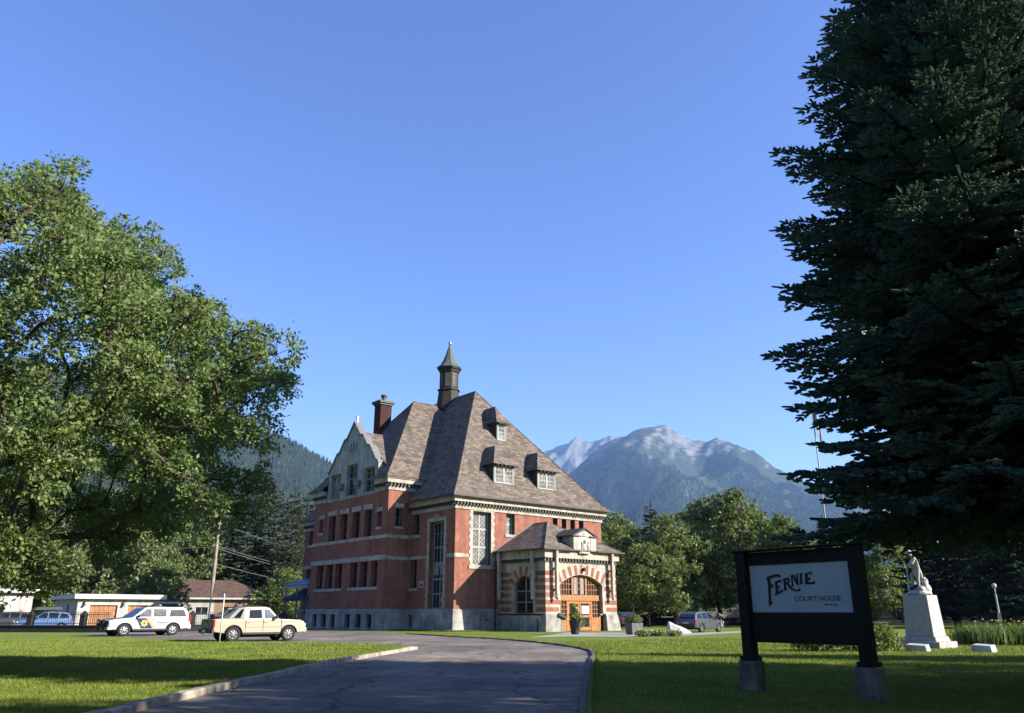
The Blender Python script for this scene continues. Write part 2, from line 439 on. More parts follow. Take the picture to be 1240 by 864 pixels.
    link('crown', mesh_arrays(name + '_crown', np.concatenate(VV), [quads, tf], [m_needle]), parent)

M_MAPLE = leaf_mat('maple_leaf', (0.070, 0.120, 0.036), (0.25, 0.33, 0.125), 0.42, 0.55, 2.2, 0.25)
M_BROAD = leaf_mat('broad_leaf', (0.055, 0.095, 0.026), (0.24, 0.285, 0.10), 0.40, 0.5, 1.2)
M_WILLOW = leaf_mat('pale_leaf', (0.085, 0.12, 0.045), (0.19, 0.23, 0.09), 0.30, 0.5, 1.0)
M_SPRUCE = leaf_mat('spruce_needle', (0.055, 0.100, 0.092), (0.20, 0.30, 0.25), 0.16, 0.55, 2.5, 0.25)
M_FARCON = leaf_mat('conifer_needle', (0.035, 0.055, 0.030), (0.125, 0.14, 0.075), 0.08, 0.7, 0.8, 0.2)
M_BARK = mat('bark', (0.085, 0.065, 0.05), 0.95, 0.45, 7.0, 0.6, fine=40)
M_BARKD = mat('spruce_bark', (0.028, 0.022, 0.019), 0.95, 0.45, 9.0, 0.6, fine=40)

# ---------------------------------------------------------------- ground, roads, hills
def lawn_mat(name, far=False):
    m, nt, b = new_mat(name)
    v = coords(nt)
    big = noise(nt, v, 0.05, 4.0, .6); mid = noise(nt, v, 0.55, 5.0, .7); fine = noise(nt, mapping(nt, v, (14, 9, 14)), 1.0, 4.0, .8)
    c = ramp(nt, math_(nt, 'ADD', math_(nt, 'MULTIPLY', mid, .55), math_(nt, 'MULTIPLY', big, .45)), [(.32, (0.120, 0.170, 0.025)), (.52, (0.182, 0.232, 0.036)), (.70, (0.262, 0.275, 0.060))])
    c = mixc(nt, .75, c, ramp(nt, fine, [(.25, (.35, .38, .30)), (.7, (1.1, 1.1, 1.0))]), 'MULTIPLY')
    nt.links.new(c, b.inputs['Base Color']); b.inputs['Roughness'].default_value = .9; b.inputs['Specular IOR Level'].default_value = .15
    wvt = node(nt, 'ShaderNodeTexWave', Scale=.28, Distortion=1.6, Detail=2.0); wvt.bands_direction = 'Y'; nt.links.new(v, wvt.inputs['Vector'])
    b.inputs['Base Color'].links and nt.links.remove(b.inputs['Base Color'].links[0])
    c = mixc(nt, .5, c, ramp(nt, wvt.outputs['Fac'], [(.35, (.74, .80, .72)), (.65, (1, 1, 1))]), 'MULTIPLY'); nt.links.new(c, b.inputs['Base Color'])
    bump(nt, b, math_(nt, 'ADD', fine, math_(nt, 'MULTIPLY', mid, .8)), .9, .06)
    return m
def asphalt_mat():
    m, nt, b = new_mat('asphalt')
    v = coords(nt)
    big = noise(nt, v, .22, 6.0, .68); mid = noise(nt, v, 1.6, 5.0, .7); fine = noise(nt, v, 55.0, 3.0, .8)
    c = ramp(nt, math_(nt, 'ADD', math_(nt, 'MULTIPLY', big, .6), math_(nt, 'MULTIPLY', mid, .4)), [(.36, (.115, .098, .082)), (.5, (.195, .168, .14)), (.62, (.31, .265, .215))])
    c = mixc(nt, .6, c, ramp(nt, fine, [(.3, (.5, .5, .5)), (.72, (1.15, 1.15, 1.15))]), 'MULTIPLY')
    # hairline cracks and old repair seams
    vo = node(nt, 'ShaderNodeTexVoronoi', Scale=.33); vo.feature = 'DISTANCE_TO_EDGE'
    wv = node(nt, 'ShaderNodeVectorMath'); wv.operation = 'ADD'
    nz = node(nt, 'ShaderNodeTexNoise', Scale=1.1, Detail=4.0); nt.links.new(v, nz.inputs['Vector'])
    nt.links.new(v, wv.inputs[0]); nt.links.new(nz.outputs['Color'], wv.inputs[1]); nt.links.new(wv.outputs[0], vo.inputs['Vector'])
    cr = ramp(nt, vo.outputs['Distance'], [(0.0, (1, 1, 1)), (.022, (0, 0, 0))])
    c = mixc(nt, math_(nt, 'MULTIPLY', cr, .8), c, (.025, .024, .023))
    st = noise(nt, mapping(nt, v, (.5, .12, 1)), 1.0, 4.0, .6); c = mixc(nt, .55, c, ramp(nt, st, [(.38, (.48, .46, .45)), (.56, (1, 1, 1))]), 'MULTIPLY')
    oil = noise(nt, v, .9, 2.0, .5); c = mixc(nt, math_(nt, 'MULTIPLY', ramp(nt, oil, [(.66, (0, 0, 0)), (.72, (1, 1, 1))]), .5), c, (.035, .032, .03))
    nt.links.new(c, b.inputs['Base Color']); b.inputs['Roughness'].default_value = .88; b.inputs['Specular IOR Level'].default_value = .25
    bump(nt, b, fine, .5, .01)
    return m
M_LAWN = lawn_mat('lawn'); M_ASPH = asphalt_mat()
M_CONC = mat('concrete', (.36, .34, .31), .9, .4, 1.4, .35, fine=30)
M_KERB = mat('kerb_concrete', (.34, .30, .235), .92, .45, 1.1, .5, fine=22)

g = MB(); n = 48; rr = [0, 40, 120, 400, 1500, 4000, 14000]
for i in range(len(rr) - 1):
    for k in range(n):
        a0, a1 = 2 * math.pi * k / n, 2 * math.pi * (k + 1) / n
        q = [(rr[i] * math.cos(a0), rr[i] * math.sin(a0), 0), (rr[i + 1] * math.cos(a0), rr[i + 1] * math.sin(a0), 0), (rr[i + 1] * math.cos(a1), rr[i + 1] * math.sin(a1), 0), (rr[i] * math.cos(a1), rr[i] * math.sin(a1), 0)]
        g.poly(q[1:] if i == 0 else q)
tag(g.build('ground', M_LAWN), kind='structure')

def smooth_line(pts, k=6):
    P = [Vector((p[0], p[1], 0)) for p in pts]; out = []
    for i in range(len(P) - 1):
        p0, p1, p2, p3 = P[max(i - 1, 0)], P[i], P[i + 1], P[min(i + 2, len(P) - 1)]
        for s in range(k):
            t = s / k
            out.append(.5 * ((2 * p1) + (p2 - p0) * t + (2 * p0 - 5 * p1 + 4 * p2 - p3) * t * t + (3 * p1 - p0 - 3 * p2 + p3) * t ** 3))
    out.append(P[-1]); return out
left_edge = smooth_line([(-6.25, 4), (-6.05, 10), (-5.97, 13.6), (-5.75, 20.5), (-5.3, 27.2), (-4.26, 35.4)])
left_turn = smooth_line([(-4.26, 35.4), (-4.05, 37.2), (-4.6, 39.6), (-6.3, 42.6), (-9.5, 44.9), (-14.0, 46.2), (-18.5, 48.6), (-24.5, 54.5), (-31, 62.4), (-34, 66.5)])
right_edge = smooth_line([(-7.9, 62.6), (-4.5, 56.2), (-1.5, 51.0), (.6, 46.4), (2.3, 40.5), (3.05, 36), (3.0, 32), (2.32, 26), (1.55, 18.7), (1.04, 13.6), (.8, 10), (.6, 4)])
back = [Vector((-34, 67.2, 0)), Vector((-27, 71.5, 0)), Vector((-20, 79, 0)), Vector((-13, 71.5, 0)), Vector((-9.5, 65.6, 0))]
bm_ = MB(); bm_.poly([(p.x, p.y, .004) for p in left_edge + left_turn[1:] + back + right_edge])
o = bm_.build('road', M_ASPH); tag(o, kind='structure')
bb = bmesh.new(); bb.from_mesh(o.data); bmesh.ops.triangulate(bb, faces=bb.faces); bb.to_mesh(o.data); bb.free()

def kerb(line, wd, hh, m, side=1, seg=1.2):
    """separate cast blocks laid end to end, slightly out of true"""
    k = MB(); acc = 0
    for i in range(len(line) - 1):
        a, b_ = line[i], line[i + 1]; t = (b_ - a)
        if t.length < 1e-4: continue
        t.normalize(); nrm = Vector((-t.y, t.x, 0)) * side; L = (b_ - a).length; m_ = max(1, round(L / seg))
        for j in range(m_):
            p = a + (b_ - a) * (j / m_) + t * .006; q = a + (b_ - a) * ((j + 1) / m_) - t * .006
            dz = random.uniform(-.012, .012); dw = random.uniform(-.012, .012)
            k.hexa([p - nrm * .0 + Vector((0, 0, -.1)), q + Vector((0, 0, -.1)), q + nrm * wd + Vector((0, 0, -.1)), p + nrm * wd + Vector((0, 0, -.1)),
                    p + nrm * dw + Vector((0, 0, hh + dz)), q + nrm * dw + Vector((0, 0, hh + dz + random.uniform(-.008, .008))), q + nrm * wd + Vector((0, 0, hh + dz)), p + nrm * wd + Vector((0, 0, hh + dz))])
    return k.build('kerb', m, None, bevel=.02)
tag(kerb(left_edge + left_turn[1:5], .20, .13, M_KERB, 1, 1.5), kind='structure')
tag(kerb(right_edge, .12, .07, mat('old_kerb', (.11, .095, .08), .95, .5, 1.3, .5, fine=20), 1, 1.2), kind='structure')
pth = MB(); pp = [gnd(640, 772.5), gnd(690, 771), gnd(800, 771.5), gnd(905, 766.2), gnd(905, 764.6), gnd(790, 767.3), gnd(752, 766.6), gnd(690, 766.2)]
pth.poly([(p.x, p.y, .008) for p in pp]); tag(pth.build('path', M_CONC), kind='structure')
rd = MB(); rd.poly([(-160, 78, .004), (-30, 70 + 9, .004), (-30, 89, .004), (-160, 96, .004)]); tag(rd.build('street', M_ASPH), kind='structure')
rd = MB(); rd.poly([(9, 118, .004), (200, 112, .004), (200, 124, .004), (9, 130, .004)]); tag(rd.build('street', M_ASPH), kind='structure')

# ---- hills: terrain over (azimuth, range), crest heights from survey of the skyline
def vnoise(x, y, seed):
    g_ = np.random.default_rng(seed).uniform(-1, 1, (64, 64)); xi = np.floor(x).astype(int); yi = np.floor(y).astype(int)
    fx = x - xi; fy = y - yi; fx = fx * fx * (3 - 2 * fx); fy = fy * fy * (3 - 2 * fy)
    f = lambda i, j: g_[(xi + i) % 64, (yi + j) % 64]
    return (f(0, 0) * (1 - fx) + f(1, 0) * fx) * (1 - fy) + (f(0, 1) * (1 - fx) + f(1, 1) * fx) * fy
def fbm(x, y, seed, oct=5):
    s = 0; a = 1.0
    for o_ in range(oct): s = s + a * vnoise(x * 2 ** o_ + 7.1 * o_, y * 2 ** o_ + 3.3 * o_, seed + o_); a *= .5
    return s
def ridged(x, y, seed, oct=4):
    s = 0; a = 1.0
    for o_ in range(oct): s = s + a * (1 - 2 * np.abs(vnoise(x * 2 ** o_ + 5.7 * o_, y * 2 ** o_ + 1.9 * o_, seed + o_))); a *= .5
    return s
def az_el(px, py):
    d = ray(px, py); return math.degrees(math.atan2(d.x, d.y)), math.tan(math.asin(d.z)) 
def crest_fn(pts):
    q = [az_el(*p) for p in pts]; return np.array([a for a, _ in q]), np.array([e for _, e in q])
class Terrain:
    def __init__(s, pts, r0, rc, r1, seed, spur, power=.9, lean=0.0, cell=900.):
        s.cell = cell
        s.a, s.e = crest_fn(pts); s.r0, s.rc, s.r1, s.seed, s.spur, s.power, s.lean = r0, rc, r1, seed, spur, power, lean
    def h(s, az, r):
        """height from a skyline angle that rises up-slope, carved by gullies between spurs"""
        rc = s.rc * (1 + .04 * np.sin(az * .21 + s.seed)); ec = np.interp(az, s.a, s.e)
        f = np.clip((r - s.r0) / (rc - s.r0), 0, 1.0)
        x = az / 57.3 * s.rc / s.cell + s.lean * r / s.cell; y = r / 3200.
        wx = .35 * fbm(x * .7, y * 1.3, s.seed + 17, 3)
        rid = np.clip(.5 + .42 * ridged(x + wx, y, s.seed, 5), 0, 1)
        carve = s.spur * (1 - rid) * np.where(r > rc, .1, .10 + .90 * np.sin(np.pi * np.clip(f, 0, 1) ** 1.15))
        g_ = (1 - (1 - f) ** s.power) * (1 - carve) + .018 * fbm(x * 7, y * 9, s.seed + 30, 4) * f
        back = np.where(r > rc, np.clip(1 - (r - rc) / (s.r1 - rc), 0, 1) ** .8, 1.0)
        return np.maximum(np.minimum(r, rc) * ec * g_ * back, -3)
    def mesh(s, name, m, na, nr):
        az = np.linspace(s.a[0], s.a[-1], na); rr_ = s.r0 + (s.r1 - s.r0) * np.linspace(0, 1, nr)
        A_, R_ = np.meshgrid(az, rr_, indexing='ij'); H = s.h(A_, R_); H[:, 0] = -2; H[:, -1] = -2
        P = np.stack([R_ * np.sin(A_ / 57.29578), R_ * np.cos(A_ / 57.29578), H], -1).reshape(-1, 3)
        i = np.arange(na - 1)[:, None] * nr; j = np.arange(nr - 1)[None]
        F = np.stack([i + j, i + nr + j, i + nr + j + 1, i + j + 1], -1).reshape(-1, 4)
        return tag(link(name, mesh_arrays(name, P, F, [m], smooth=True)), kind='structure')
    def forest(s, name, m, count, hh, seed, keep, zone=1.0):
        g_ = np.random.default_rng(seed)
        az = g_.uniform(s.a[0], s.a[-1], count * 3); r = s.r0 + (s.rc * zone - s.r0) * g_.uniform(0.0, 1, count * 3) ** .8
        h = s.h(az, r); f = h / (np.interp(az, s.a, s.e) * s.rc)
        den = fbm(az * s.rc / 57.3 / 260, r / 260, seed + 3, 4)
        k = keep(f, den, g_.uniform(0, 1, len(az)), h); az, r, h = az[k][:count], r[k][:count], h[k][:count]
        N = len(az); sz = hh * g_.uniform(.6, 1.25, N); ww = sz * g_.uniform(.30, .42, N)
        B_ = np.stack([r * np.sin(az / 57.29578), r * np.cos(az / 57.29578), h - sz * .08], -1)
        q = g_.uniform(0, 1.57, N); vv = [B_ + np.stack([ww * .5 * np.cos(q + k_ * 1.5708), ww * .5 * np.sin(q + k_ * 1.5708), sz * 0], -1) for k_ in range(4)]
        tip = B_ + np.stack([sz * 0, sz * 0, sz], -1)
        P = np.stack(vv + [tip], 1).reshape(-1, 3); b_ = np.arange(N)[:, None] * 5
        F = np.concatenate([b_ + np.array([[k_, (k_ + 1) % 4, 4]]) for k_ in range(4)])
        return tag(link(name, mesh_arrays(name, P, F, [m])), kind='stuff')

def hill_mat(name, forest_d, forest_l, rock, r_lo, r_hi, amt=1.0):
    m, nt, b = new_mat(name)
    v = coords(nt); geo = nt.nodes.new('ShaderNodeNewGeometry')
    sp_ = nt.nodes.new('ShaderNodeSeparateXYZ'); nt.links.new(v, sp_.inputs[0])
    nz = nt.nodes.new('ShaderNodeSeparateXYZ'); nt.links.new(geo.outputs['Normal'], nz.inputs[0])
    tex = noise(nt, v, .02, 5.0, .7); f = ramp(nt, tex, [(.3, forest_d), (.7, forest_l)])
    band = noise(nt, mapping(nt, v, (.0022, .0022, .006)), 1.0, 6.0, .72)
    fine = noise(nt, mapping(nt, v, (.012, .012, .03)), 1.0, 6.0, .75)
    mr = node(nt, 'ShaderNodeMapRange'); nt.links.new(sp_.outputs[2], mr.inputs[0]); mr.inputs[1].default_value = r_lo; mr.inputs[2].default_value = r_hi
    mask = math_(nt, 'ADD', math_(nt, 'MULTIPLY', mr.outputs[0], .55), math_(nt, 'ADD', math_(nt, 'MULTIPLY', band, .8), math_(nt, 'MULTIPLY', math_(nt, 'SUBTRACT', .75, nz.outputs[2]), .55)))
    mask = math_(nt, 'ADD', mask, math_(nt, 'MULTIPLY', math_(nt, 'SUBTRACT', fine, .5), .55))
    k = ramp(nt, mask, [(.76, (0, 0, 0)), (.87, (1, 1, 1))])
    rc = ramp(nt, fine, [(.35, tuple(x * .62 for x in rock)), (.65, rock)])
    nt.links.new(mixc(nt, math_(nt, 'MULTIPLY', k, amt), f, rc), b.inputs['Base Color']); b.inputs['Roughness'].default_value = .95; b.inputs['Specular IOR Level'].default_value = .1
    bump(nt, b, fine, .6, 12.0)
    MATS[name] = m; return m

LH = Terrain([(-900, 560), (-500, 470), (-200, 425), (0, 425), (100, 434), (200, 452), (260, 478), (300, 506), (318, 522), (330, 525), (345, 531), (360, 538), (400, 558), (450, 586), (500, 610), (560, 640), (640, 690), (700, 742)], 700, 3600, 6000, 3, .30, 1.5, .0, 800.)
RM2 = Terrain([(430, 742), (500, 690), (560, 640), (600, 600), (640, 556), (655, 547), (676, 537), (698, 528), (712, 531), (726, 528), (739, 525), (756, 528), (790, 540), (850, 575), (930, 640), (1000, 742)], 5200, 9800, 12500, 21, .42, 1.4, -.2, 1100.)
RM = Terrain([(500, 742), (560, 705), (610, 655), (660, 600), (690, 572), (725, 545), (745, 533), (765, 523), (779, 519), (793, 518), (808, 517), (818, 521), (828, 526), (840, 531), (850, 531), (866, 528.5), (880, 532), (893, 534), (913, 544), (939, 560), (960, 573), (985, 586), (1050, 615), (1150, 655), (1260, 690), (1400, 742)], 2600, 7000, 10000, 12, .50, 1.35, -.30, 1150.)
M_LHILL = hill_mat('hill_ground', (.020, .032, .016), (.055, .075, .032), (.16, .155, .14), 900, 1300, .9)
M_RHILL = hill_mat('mountain_ground', (.022, .034, .020), (.045, .060, .034), (.180, .182, .182), 600, 1650, 1.0)
LH.mesh('hills', M_LHILL, 260, 120); RM.mesh('mountain', M_RHILL, 420, 240)
RM2.mesh('mountain', M_RHILL, 260, 120)
M_HTREE = mat('hill_conifer', (.030, .045, .022), .95, .5, .02, spec=.1)
M_HTREE2 = mat('mountain_conifer', (.022, .034, .020), .95, .5, .01, spec=.1)
LH.forest('hillside_forest', M_HTREE, 60000, 24, 5, lambda f, d, u, h: (u < .75 + .5 * d) & (f < .985))
RM.forest('mountain_forest', M_HTREE2, 95000, 27, 6, lambda f, d, u, h: (f + .20 * d < .76) & (u < .9))

class Ring(Terrain):
    def __init__(s, a, e, r0, rc, r1, seed, spur, power): s.a, s.e = np.array(a, float), np.array(e, float); s.r0, s.rc, s.r1, s.seed, s.spur, s.power, s.lean = r0, rc, r1, seed, spur, power, 0.0; s.cell = 1500.
Ring([42, 60, 80, 100, 120, 150, 180, 210, 240, 270, 290, 312], [.10, .20, .24, .20, .17, .22, .26, .22, .24, .26, .22, .12], 900, 4200, 7000, 41, .25, 1.2).mesh('hills', M_LHILL, 240, 50)  # unseen hills, added to block the bright low sky behind the camera

# ---------------------------------------------------------------- the courthouse
M_BRICK = brick_mat('red_brick', (.43, .140, .088), (.29, .090, .060), (.40, .29, .22), .24, .082, .010, .92, .5, (.10, .035, .025), .45)
M_BRICKD = brick_mat('chimney_brick', (.10, .035, .028), (.07, .028, .022), (.08, .06, .05), .24, .082, .01, .95, .5, (.03, .02, .02), .6)
M_STONE = mat('cream_stone', (.43, .395, .32), .88, .28, 1.4, .35, fine=24, col2=(.26, .235, .19))
M_BASE = mat('base_stone', (.36, .34, .305), .92, .45, .9, .5, fine=12, col2=(.15, .145, .13))
M_STUCCO = mat('stucco', (.38, .39, .355), .92, .3, 1.0, .4, fine=18, col2=(.25, .255, .23))
M_SHING = brick_mat('slate_shingle', (.265, .218, .170), (.118, .100, .082), (.05, .042, .038), .55, .20, .014, .9, .8, (.24, .20, .165), .5, 0.0)
M_FLASH = mat('lead_flashing', (.16, .155, .15), .6, .3, 3.0)
M_DARKT = mat('dark_trim', (.035, .030, .026), .6, .3, 5.0)
M_FRAME = mat('window_frame_dark', (.055, .060, .055), .6, .3, 6.0)
M_FRAMEL = mat('window_frame_pale', (.42, .42, .39), .7, .25, 6.0)
M_FRAMEG = mat('window_frame_greygreen', (.20, .22, .20), .75, .3, 4.0)
M_GLASS = glass_mat('window_glass')
M_GLASSB = glass_mat('blind_glass', (.16, .16, .15), .06)
leaded_mat('leaded_glass'); M_LEAD = MATS['leaded_glass']
M_OAK = mat('varnished_fir', (.33, .13, .03), .5, .4, 5.0, .15, coat=.15, col2=(.20, .068, .014))
M_COPPER = mat('copper_patina', (.085, .115, .09), .75, .4, 3.0, .2, col2=(.05, .05, .042))
M_GALV = mat('galvanised', (.42, .43, .43), .4, .2, 6.0, metal=.8)
M_WHITE = mat('white_paint', (.48, .475, .455), .6, .12, 3.0)
M_SLBLUE = mat('blue_metal_roof', (.045, .085, .16), .45, .3, 2.0, metal=.3)
M_AWN = mat('blue_awning', (.012, .022, .075), .8, .25, 3.0)

A0 = gnd(548.5, 765.0)
CH = empty('courthouse', (A0.x, A0.y, 0), GRID)
tag(CH, 'three storey red brick courthouse with steep shingled roof, dormers and a small copper spire', 'courthouse')
WF, DF = 18.6, 29.0                                     # front width, depth along the side
mapF = lambda v0: (lambda a, z, d: (a, v0 + d, z))      # walls facing the drive (-v)
mapS = lambda u0: (lambda a, z, d: (u0 + d, a, z))      # walls facing the parking (-u)
BACKF = lambda a, z, d: (a, DF - d, z)
BACKS = lambda a, z, d: (WF - d, a, z)

def wall(mb, mp, a0, a1, z0, z1, ops, dep=.42):
    xs = sorted({a0, a1, *[o[0] for o in ops], *[o[1] for o in ops]}); zs = sorted({z0, z1, *[o[2] for o in ops], *[o[3] for o in ops]})
    for i in range(len(xs) - 1):
        for j in range(len(zs) - 1):
            xm, zm = (xs[i] + xs[i + 1]) / 2, (zs[j] + zs[j + 1]) / 2
            if any(o[0] < xm < o[1] and o[2] < zm < o[3] for o in ops): continue
            mb.poly([mp(xs[i], zs[j], 0), mp(xs[i + 1], zs[j], 0), mp(xs[i + 1], zs[j + 1], 0), mp(xs[i], zs[j + 1], 0)])
    for o in ops:
        l, r, b, t = o[:4]; e = dep + .12
        for p, q in (((l, b), (l, t)), ((r, b), (r, t)), ((l, b), (r, b)), ((l, t), (r, t))):
            mb.poly([mp(p[0], p[1], 0), mp(q[0], q[1], 0), mp(q[0], q[1], e), mp(p[0], p[1], e)])

def window(parent, mp, a0, a1, z0, z1, dep=.42, fm=None, gm=None, bw=.07, vbars=(), hbars=(), bt=.045, sill=None, lintel=None, name='window', sm=None, sill_o=.12, lin=None):
    """frame with bars as a part; pane, sill and lintel under it. vbars/hbars are fractions"""
    w_ = MB(); f0, f1 = dep - .02, dep + .07
    w_.mbox(mp, a0, a0 + bw, z0, z1, f0, f1); w_.mbox(mp, a1 - bw, a1, z0, z1, f0, f1)
    w_.mbox(mp, a0 + bw, a1 - bw, z0, z0 + bw, f0, f1); w_.mbox(mp, a0 + bw, a1 - bw, z1 - bw, z1, f0, f1)
    for k in vbars:
        f, wd = k if isinstance(k, tuple) else (k, bt)
        x = a0 + (a1 - a0) * f; w_.mbox(mp, x - wd / 2, x + wd / 2, z0 + bw, z1 - bw, f0 + .012, f1 - .004)
    for k in hbars:
        f, wd = k if isinstance(k, tuple) else (k, bt)
        z = z0 + (z1 - z0) * f; w_.mbox(mp, a0 + bw, a1 - bw, z - wd / 2, z + wd / 2, f0 + .006, f1 - .007)
    wo = w_.build(name, fm or M_FRAME, parent)
    p = MB(); p.mbox(mp, a0 + .02, a1 - .02, z0 + .02, z1 - .02, dep + .035, dep + .05); p.build('pane', gm or M_GLASS, wo)
    if lin:
        q = MB(); q.mbox(mp, a0 + .001, a0 + .03, z0 + .001, z1 - .001, .01, dep - .022); q.mbox(mp, a1 - .03, a1 - .001, z0 + .001, z1 - .001, .01, dep - .022); q.build('reveal_shade', lin, wo)  # dark strips painting the shade of the deep reveals
    if sill: s = MB(); s.mbox(mp, a0 - sill_o, a1 + sill_o, z0 - sill, z0 + .004, -.09, dep - .03); s.build('sill', sm or M_STONE, wo, bevel=.015)
    if lintel: s = MB(); s.mbox(mp, a0 - .16, a1 + .16, z1 + .002, z1 + lintel, -.035, .2); s.build('lintel', sm or M_STONE, wo, bevel=.015)
    return wo

PU, PV0, PV1 = -2.61, 7.09, 21.91                      # pavilion
ZB, ZE, ZP = 1.75, 10.4, 12.6                          # top of base, wall tops below the cornices
brick = MB()
four = [(11.78 + 1.2 * i, 12.47 + 1.2 * i, 9.4, 10.395) for i in range(4)]
right_w = [(15.2, 16.3, 4.6, 7.6)]
wall(brick, mapF(0), 0, WF, ZB, ZE, [(1.95, 4.05, 5.56, 10.27), (5.83, 6.93, 8.42, 10.38)] + four + right_w)
side_ops = [(1.66, 3.92, 1.82, 9.44), (5.68, 6.78, 8.45, 10.39), (5.85, 6.9, 3.66, 6.2)]
wall(brick, mapS(0), 0, PV0, ZB, ZE, side_ops, .5)
wall(brick, mapF(PV0), PU, 1.4, ZB, ZP, [(-1.75, -1.02, 9.22, 10.95)])
mids = [(19.11, 20.5), (17.05, 18.5), (15.14, 16.46), (12.2, 13.57), (10.29, 11.65), (8.49, 9.65)]
ups = [(17.1, 18.55), (14.7, 16.12), (12.25, 13.7), (10.0, 11.38)]
wall(brick, mapS(PU), PV0, PV1, ZB, ZP, [(a, b, 3.82, 6.17) for a, b in mids] + [(a, b, 8.46, 11.03) for a, b in ups] + [(19.85, 20.6, 9.45, 10.9), (8.2, 8.9, 9.22, 10.66)])
wall(brick, lambda a, z, d: (a, PV1 - d, z), PU, 1.4, ZB, ZP, [])
wall(brick, mapS(0), PV1, DF, ZB, ZE, [(26.6, 28.1, 8.8, 10.39), (27.0, 28.1, 4.8, 6.2)])
wall(brick, BACKF, 0, WF, ZB, ZE, []); wall(brick, BACKS, 0, DF, ZB, ZE, [(3, 4.2, 4, 6.6), (8, 9.2, 4, 6.6), (3, 4.2, 8, 10), (8, 9.2, 8, 10)])
brick.build('wall', M_BRICK, CH)
for o_ in ((3, 4.2, 4, 6.6), (8, 9.2, 4, 6.6), (3, 4.2, 8, 10), (8, 9.2, 8, 10)): window(CH, BACKS, *o_, hbars=[.5], sill=.22, lintel=.3)

# stone plinth with basement lights and a battered corner pier
base = MB()
bl = [(19.55, 20.5), (17.55, 18.6), (15.8, 16.75), (12.8, 13.8), (10.78, 11.85), (8.88, 9.8)]
off = .14
wall(base, mapF(-off), -off, 4.84, -.3, ZB, [], .3)
wall(base, mapF(-off), 13.55, WF + off, -.3, ZB, [], .3)
wall(base, mapS(-off), -off, PV0 - off, -.3, ZB, [(6.2, 6.85, .3, 1.33)], .3)
wall(base, mapF(PV0 - off), PU - off, 0, -.3, ZB, [], .3)
wall(base, mapS(PU - off), PV0 - off, PV1 + off, -.3, ZB, [(a, b, .16, 1.38) for a, b in bl], .3)
wall(base, mapS(-off), PV1, DF + off, -.3, ZB, [], .3)
wall(base, lambda a, z, d: (a, DF + off - d, z), -off, WF + off, -.3, ZB, []); wall(base, lambda a, z, d: (WF + off - d, a, z), -off, DF + off, -.3, ZB, [])
wall(base, lambda a, z, d: (a, PV1 + off - d, z), PU - off, 0, -.3, ZB, [])
# sloping wash on top of the plinth
def wash(mp, a0, a1, z=ZB): base.poly([mp(a0, z, 0), mp(a1, z, 0), mp(a1, z + .10, off + .003), mp(a0, z + .10, off + .003)])
wash(mapF(-off), -off, 4.84); wash(mapS(-off), -off, PV0 - off); wash(mapF(PV0 - off), PU - off, -off); wash(mapS(PU - off), PV0 - off, PV1 + off); wash(mapS(-off), PV1, DF); wash(mapF(-off), 13.55, WF + off)
base.hexa([(-.42, -.46, -.3), (1.35, -.46, -.3), (1.35, .3, -.3), (-.42, .3, -.3), (-.2, -.22, ZB + .02), (1.02, -.22, ZB + .02), (1.02, .3, ZB + .02), (-.2, .3, ZB + .02)])
base.build('plinth', M_BASE, CH)
pier = MB(); pier.box(-.06, .92, -.07, .3, ZB + .02, 2.75); pier.box(-.06, .62, -.07, .3, 2.75, 3.2); pier.build('corner_pier', M_BRICK, CH)
for a, b in bl: window(CH, mapS(PU - off), a, b, .16, 1.38, .3, hbars=[.5], bw=.06, sill=.10, sm=M_BASE, sill_o=.03)
window(CH, mapS(-off), 6.2, 6.85, .3, 1.33, .3, bw=.06)

# string courses
sc_ = MB()
def course(mp, a0, a1, z0, z1): sc_.mbox(mp, a0, a1, z0, z1, -.05, .12)
for runs_ in (((mapF(0), 0, 1.5, 6.18, 6.5), (mapS(0), -.05, 1.2, 6.18, 6.5)), ((mapF(0), 4.45, 4.9, 6.18, 6.5),), ((mapF(0), 13.4, WF, 6.2, 6.5),), ((mapS(0), PV1, DF, 6.2, 6.5),)):
    sc_ = MB()
    for r_ in runs_: course(*r_)
    sc_.build('string_course', M_STONE, CH, bevel=.012)
sc_ = MB(); course(mapS(0), 4.3, PV0 - .051, 6.203, 6.5); course(mapF(PV0), PU, 0, 6.18, 6.5); course(mapS(PU), PV0 - .05, PV1, 6.175, 6.62)
sc_.build('string_course', M_STONE, CH, bevel=.012)
sc_ = MB(); course(mapF(PV0), PU, 0, 8.14, 8.456); course(mapS(PU), PV0 - .05, PV1, 8.14, 8.456); sc_.build('string_course', M_STONE, CH, bevel=.012)

# cornices: frieze, dentil row, crown moulding
def cornice(name, runs, zt, hgt, step=.36, m=None):
    st = MB(); dn = MB(); dn.mi = 0
    for mp, a0, a1, i0, i1 in runs:
        z0 = zt - hgt
        st.mbox(mp, a0 - .10 * i0, a1 + .10 * i1, z0, z0 + hgt * .34, -.10, .2)
        st.mbox(mp, a0 - .17 * i0, a1 + .17 * i1, z0 + hgt * .34 + .002, z0 + hgt * .58, -.14, .2)
        st.mbox(mp, a0 - .42 * i0, a1 + .42 * i1, z0 + hgt * .58 + .002, z0 + hgt * .92, -.42, .2)
        st.mbox(mp, a0 - .52 * i0, a1 + .52 * i1, z0 + hgt * .92 + .002, zt, -.52, .2)
        k = int((a1 - a0 + .3) / step)
        for i in range(k):
            a = a0 - .15 + (a1 - a0 + .3) * (i + .5) / k
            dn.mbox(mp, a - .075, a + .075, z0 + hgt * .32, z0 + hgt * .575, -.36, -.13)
    co = st.build(name, m or M_STONE, CH); d = dn.build('dentil_row', M_DARKT, co); return co
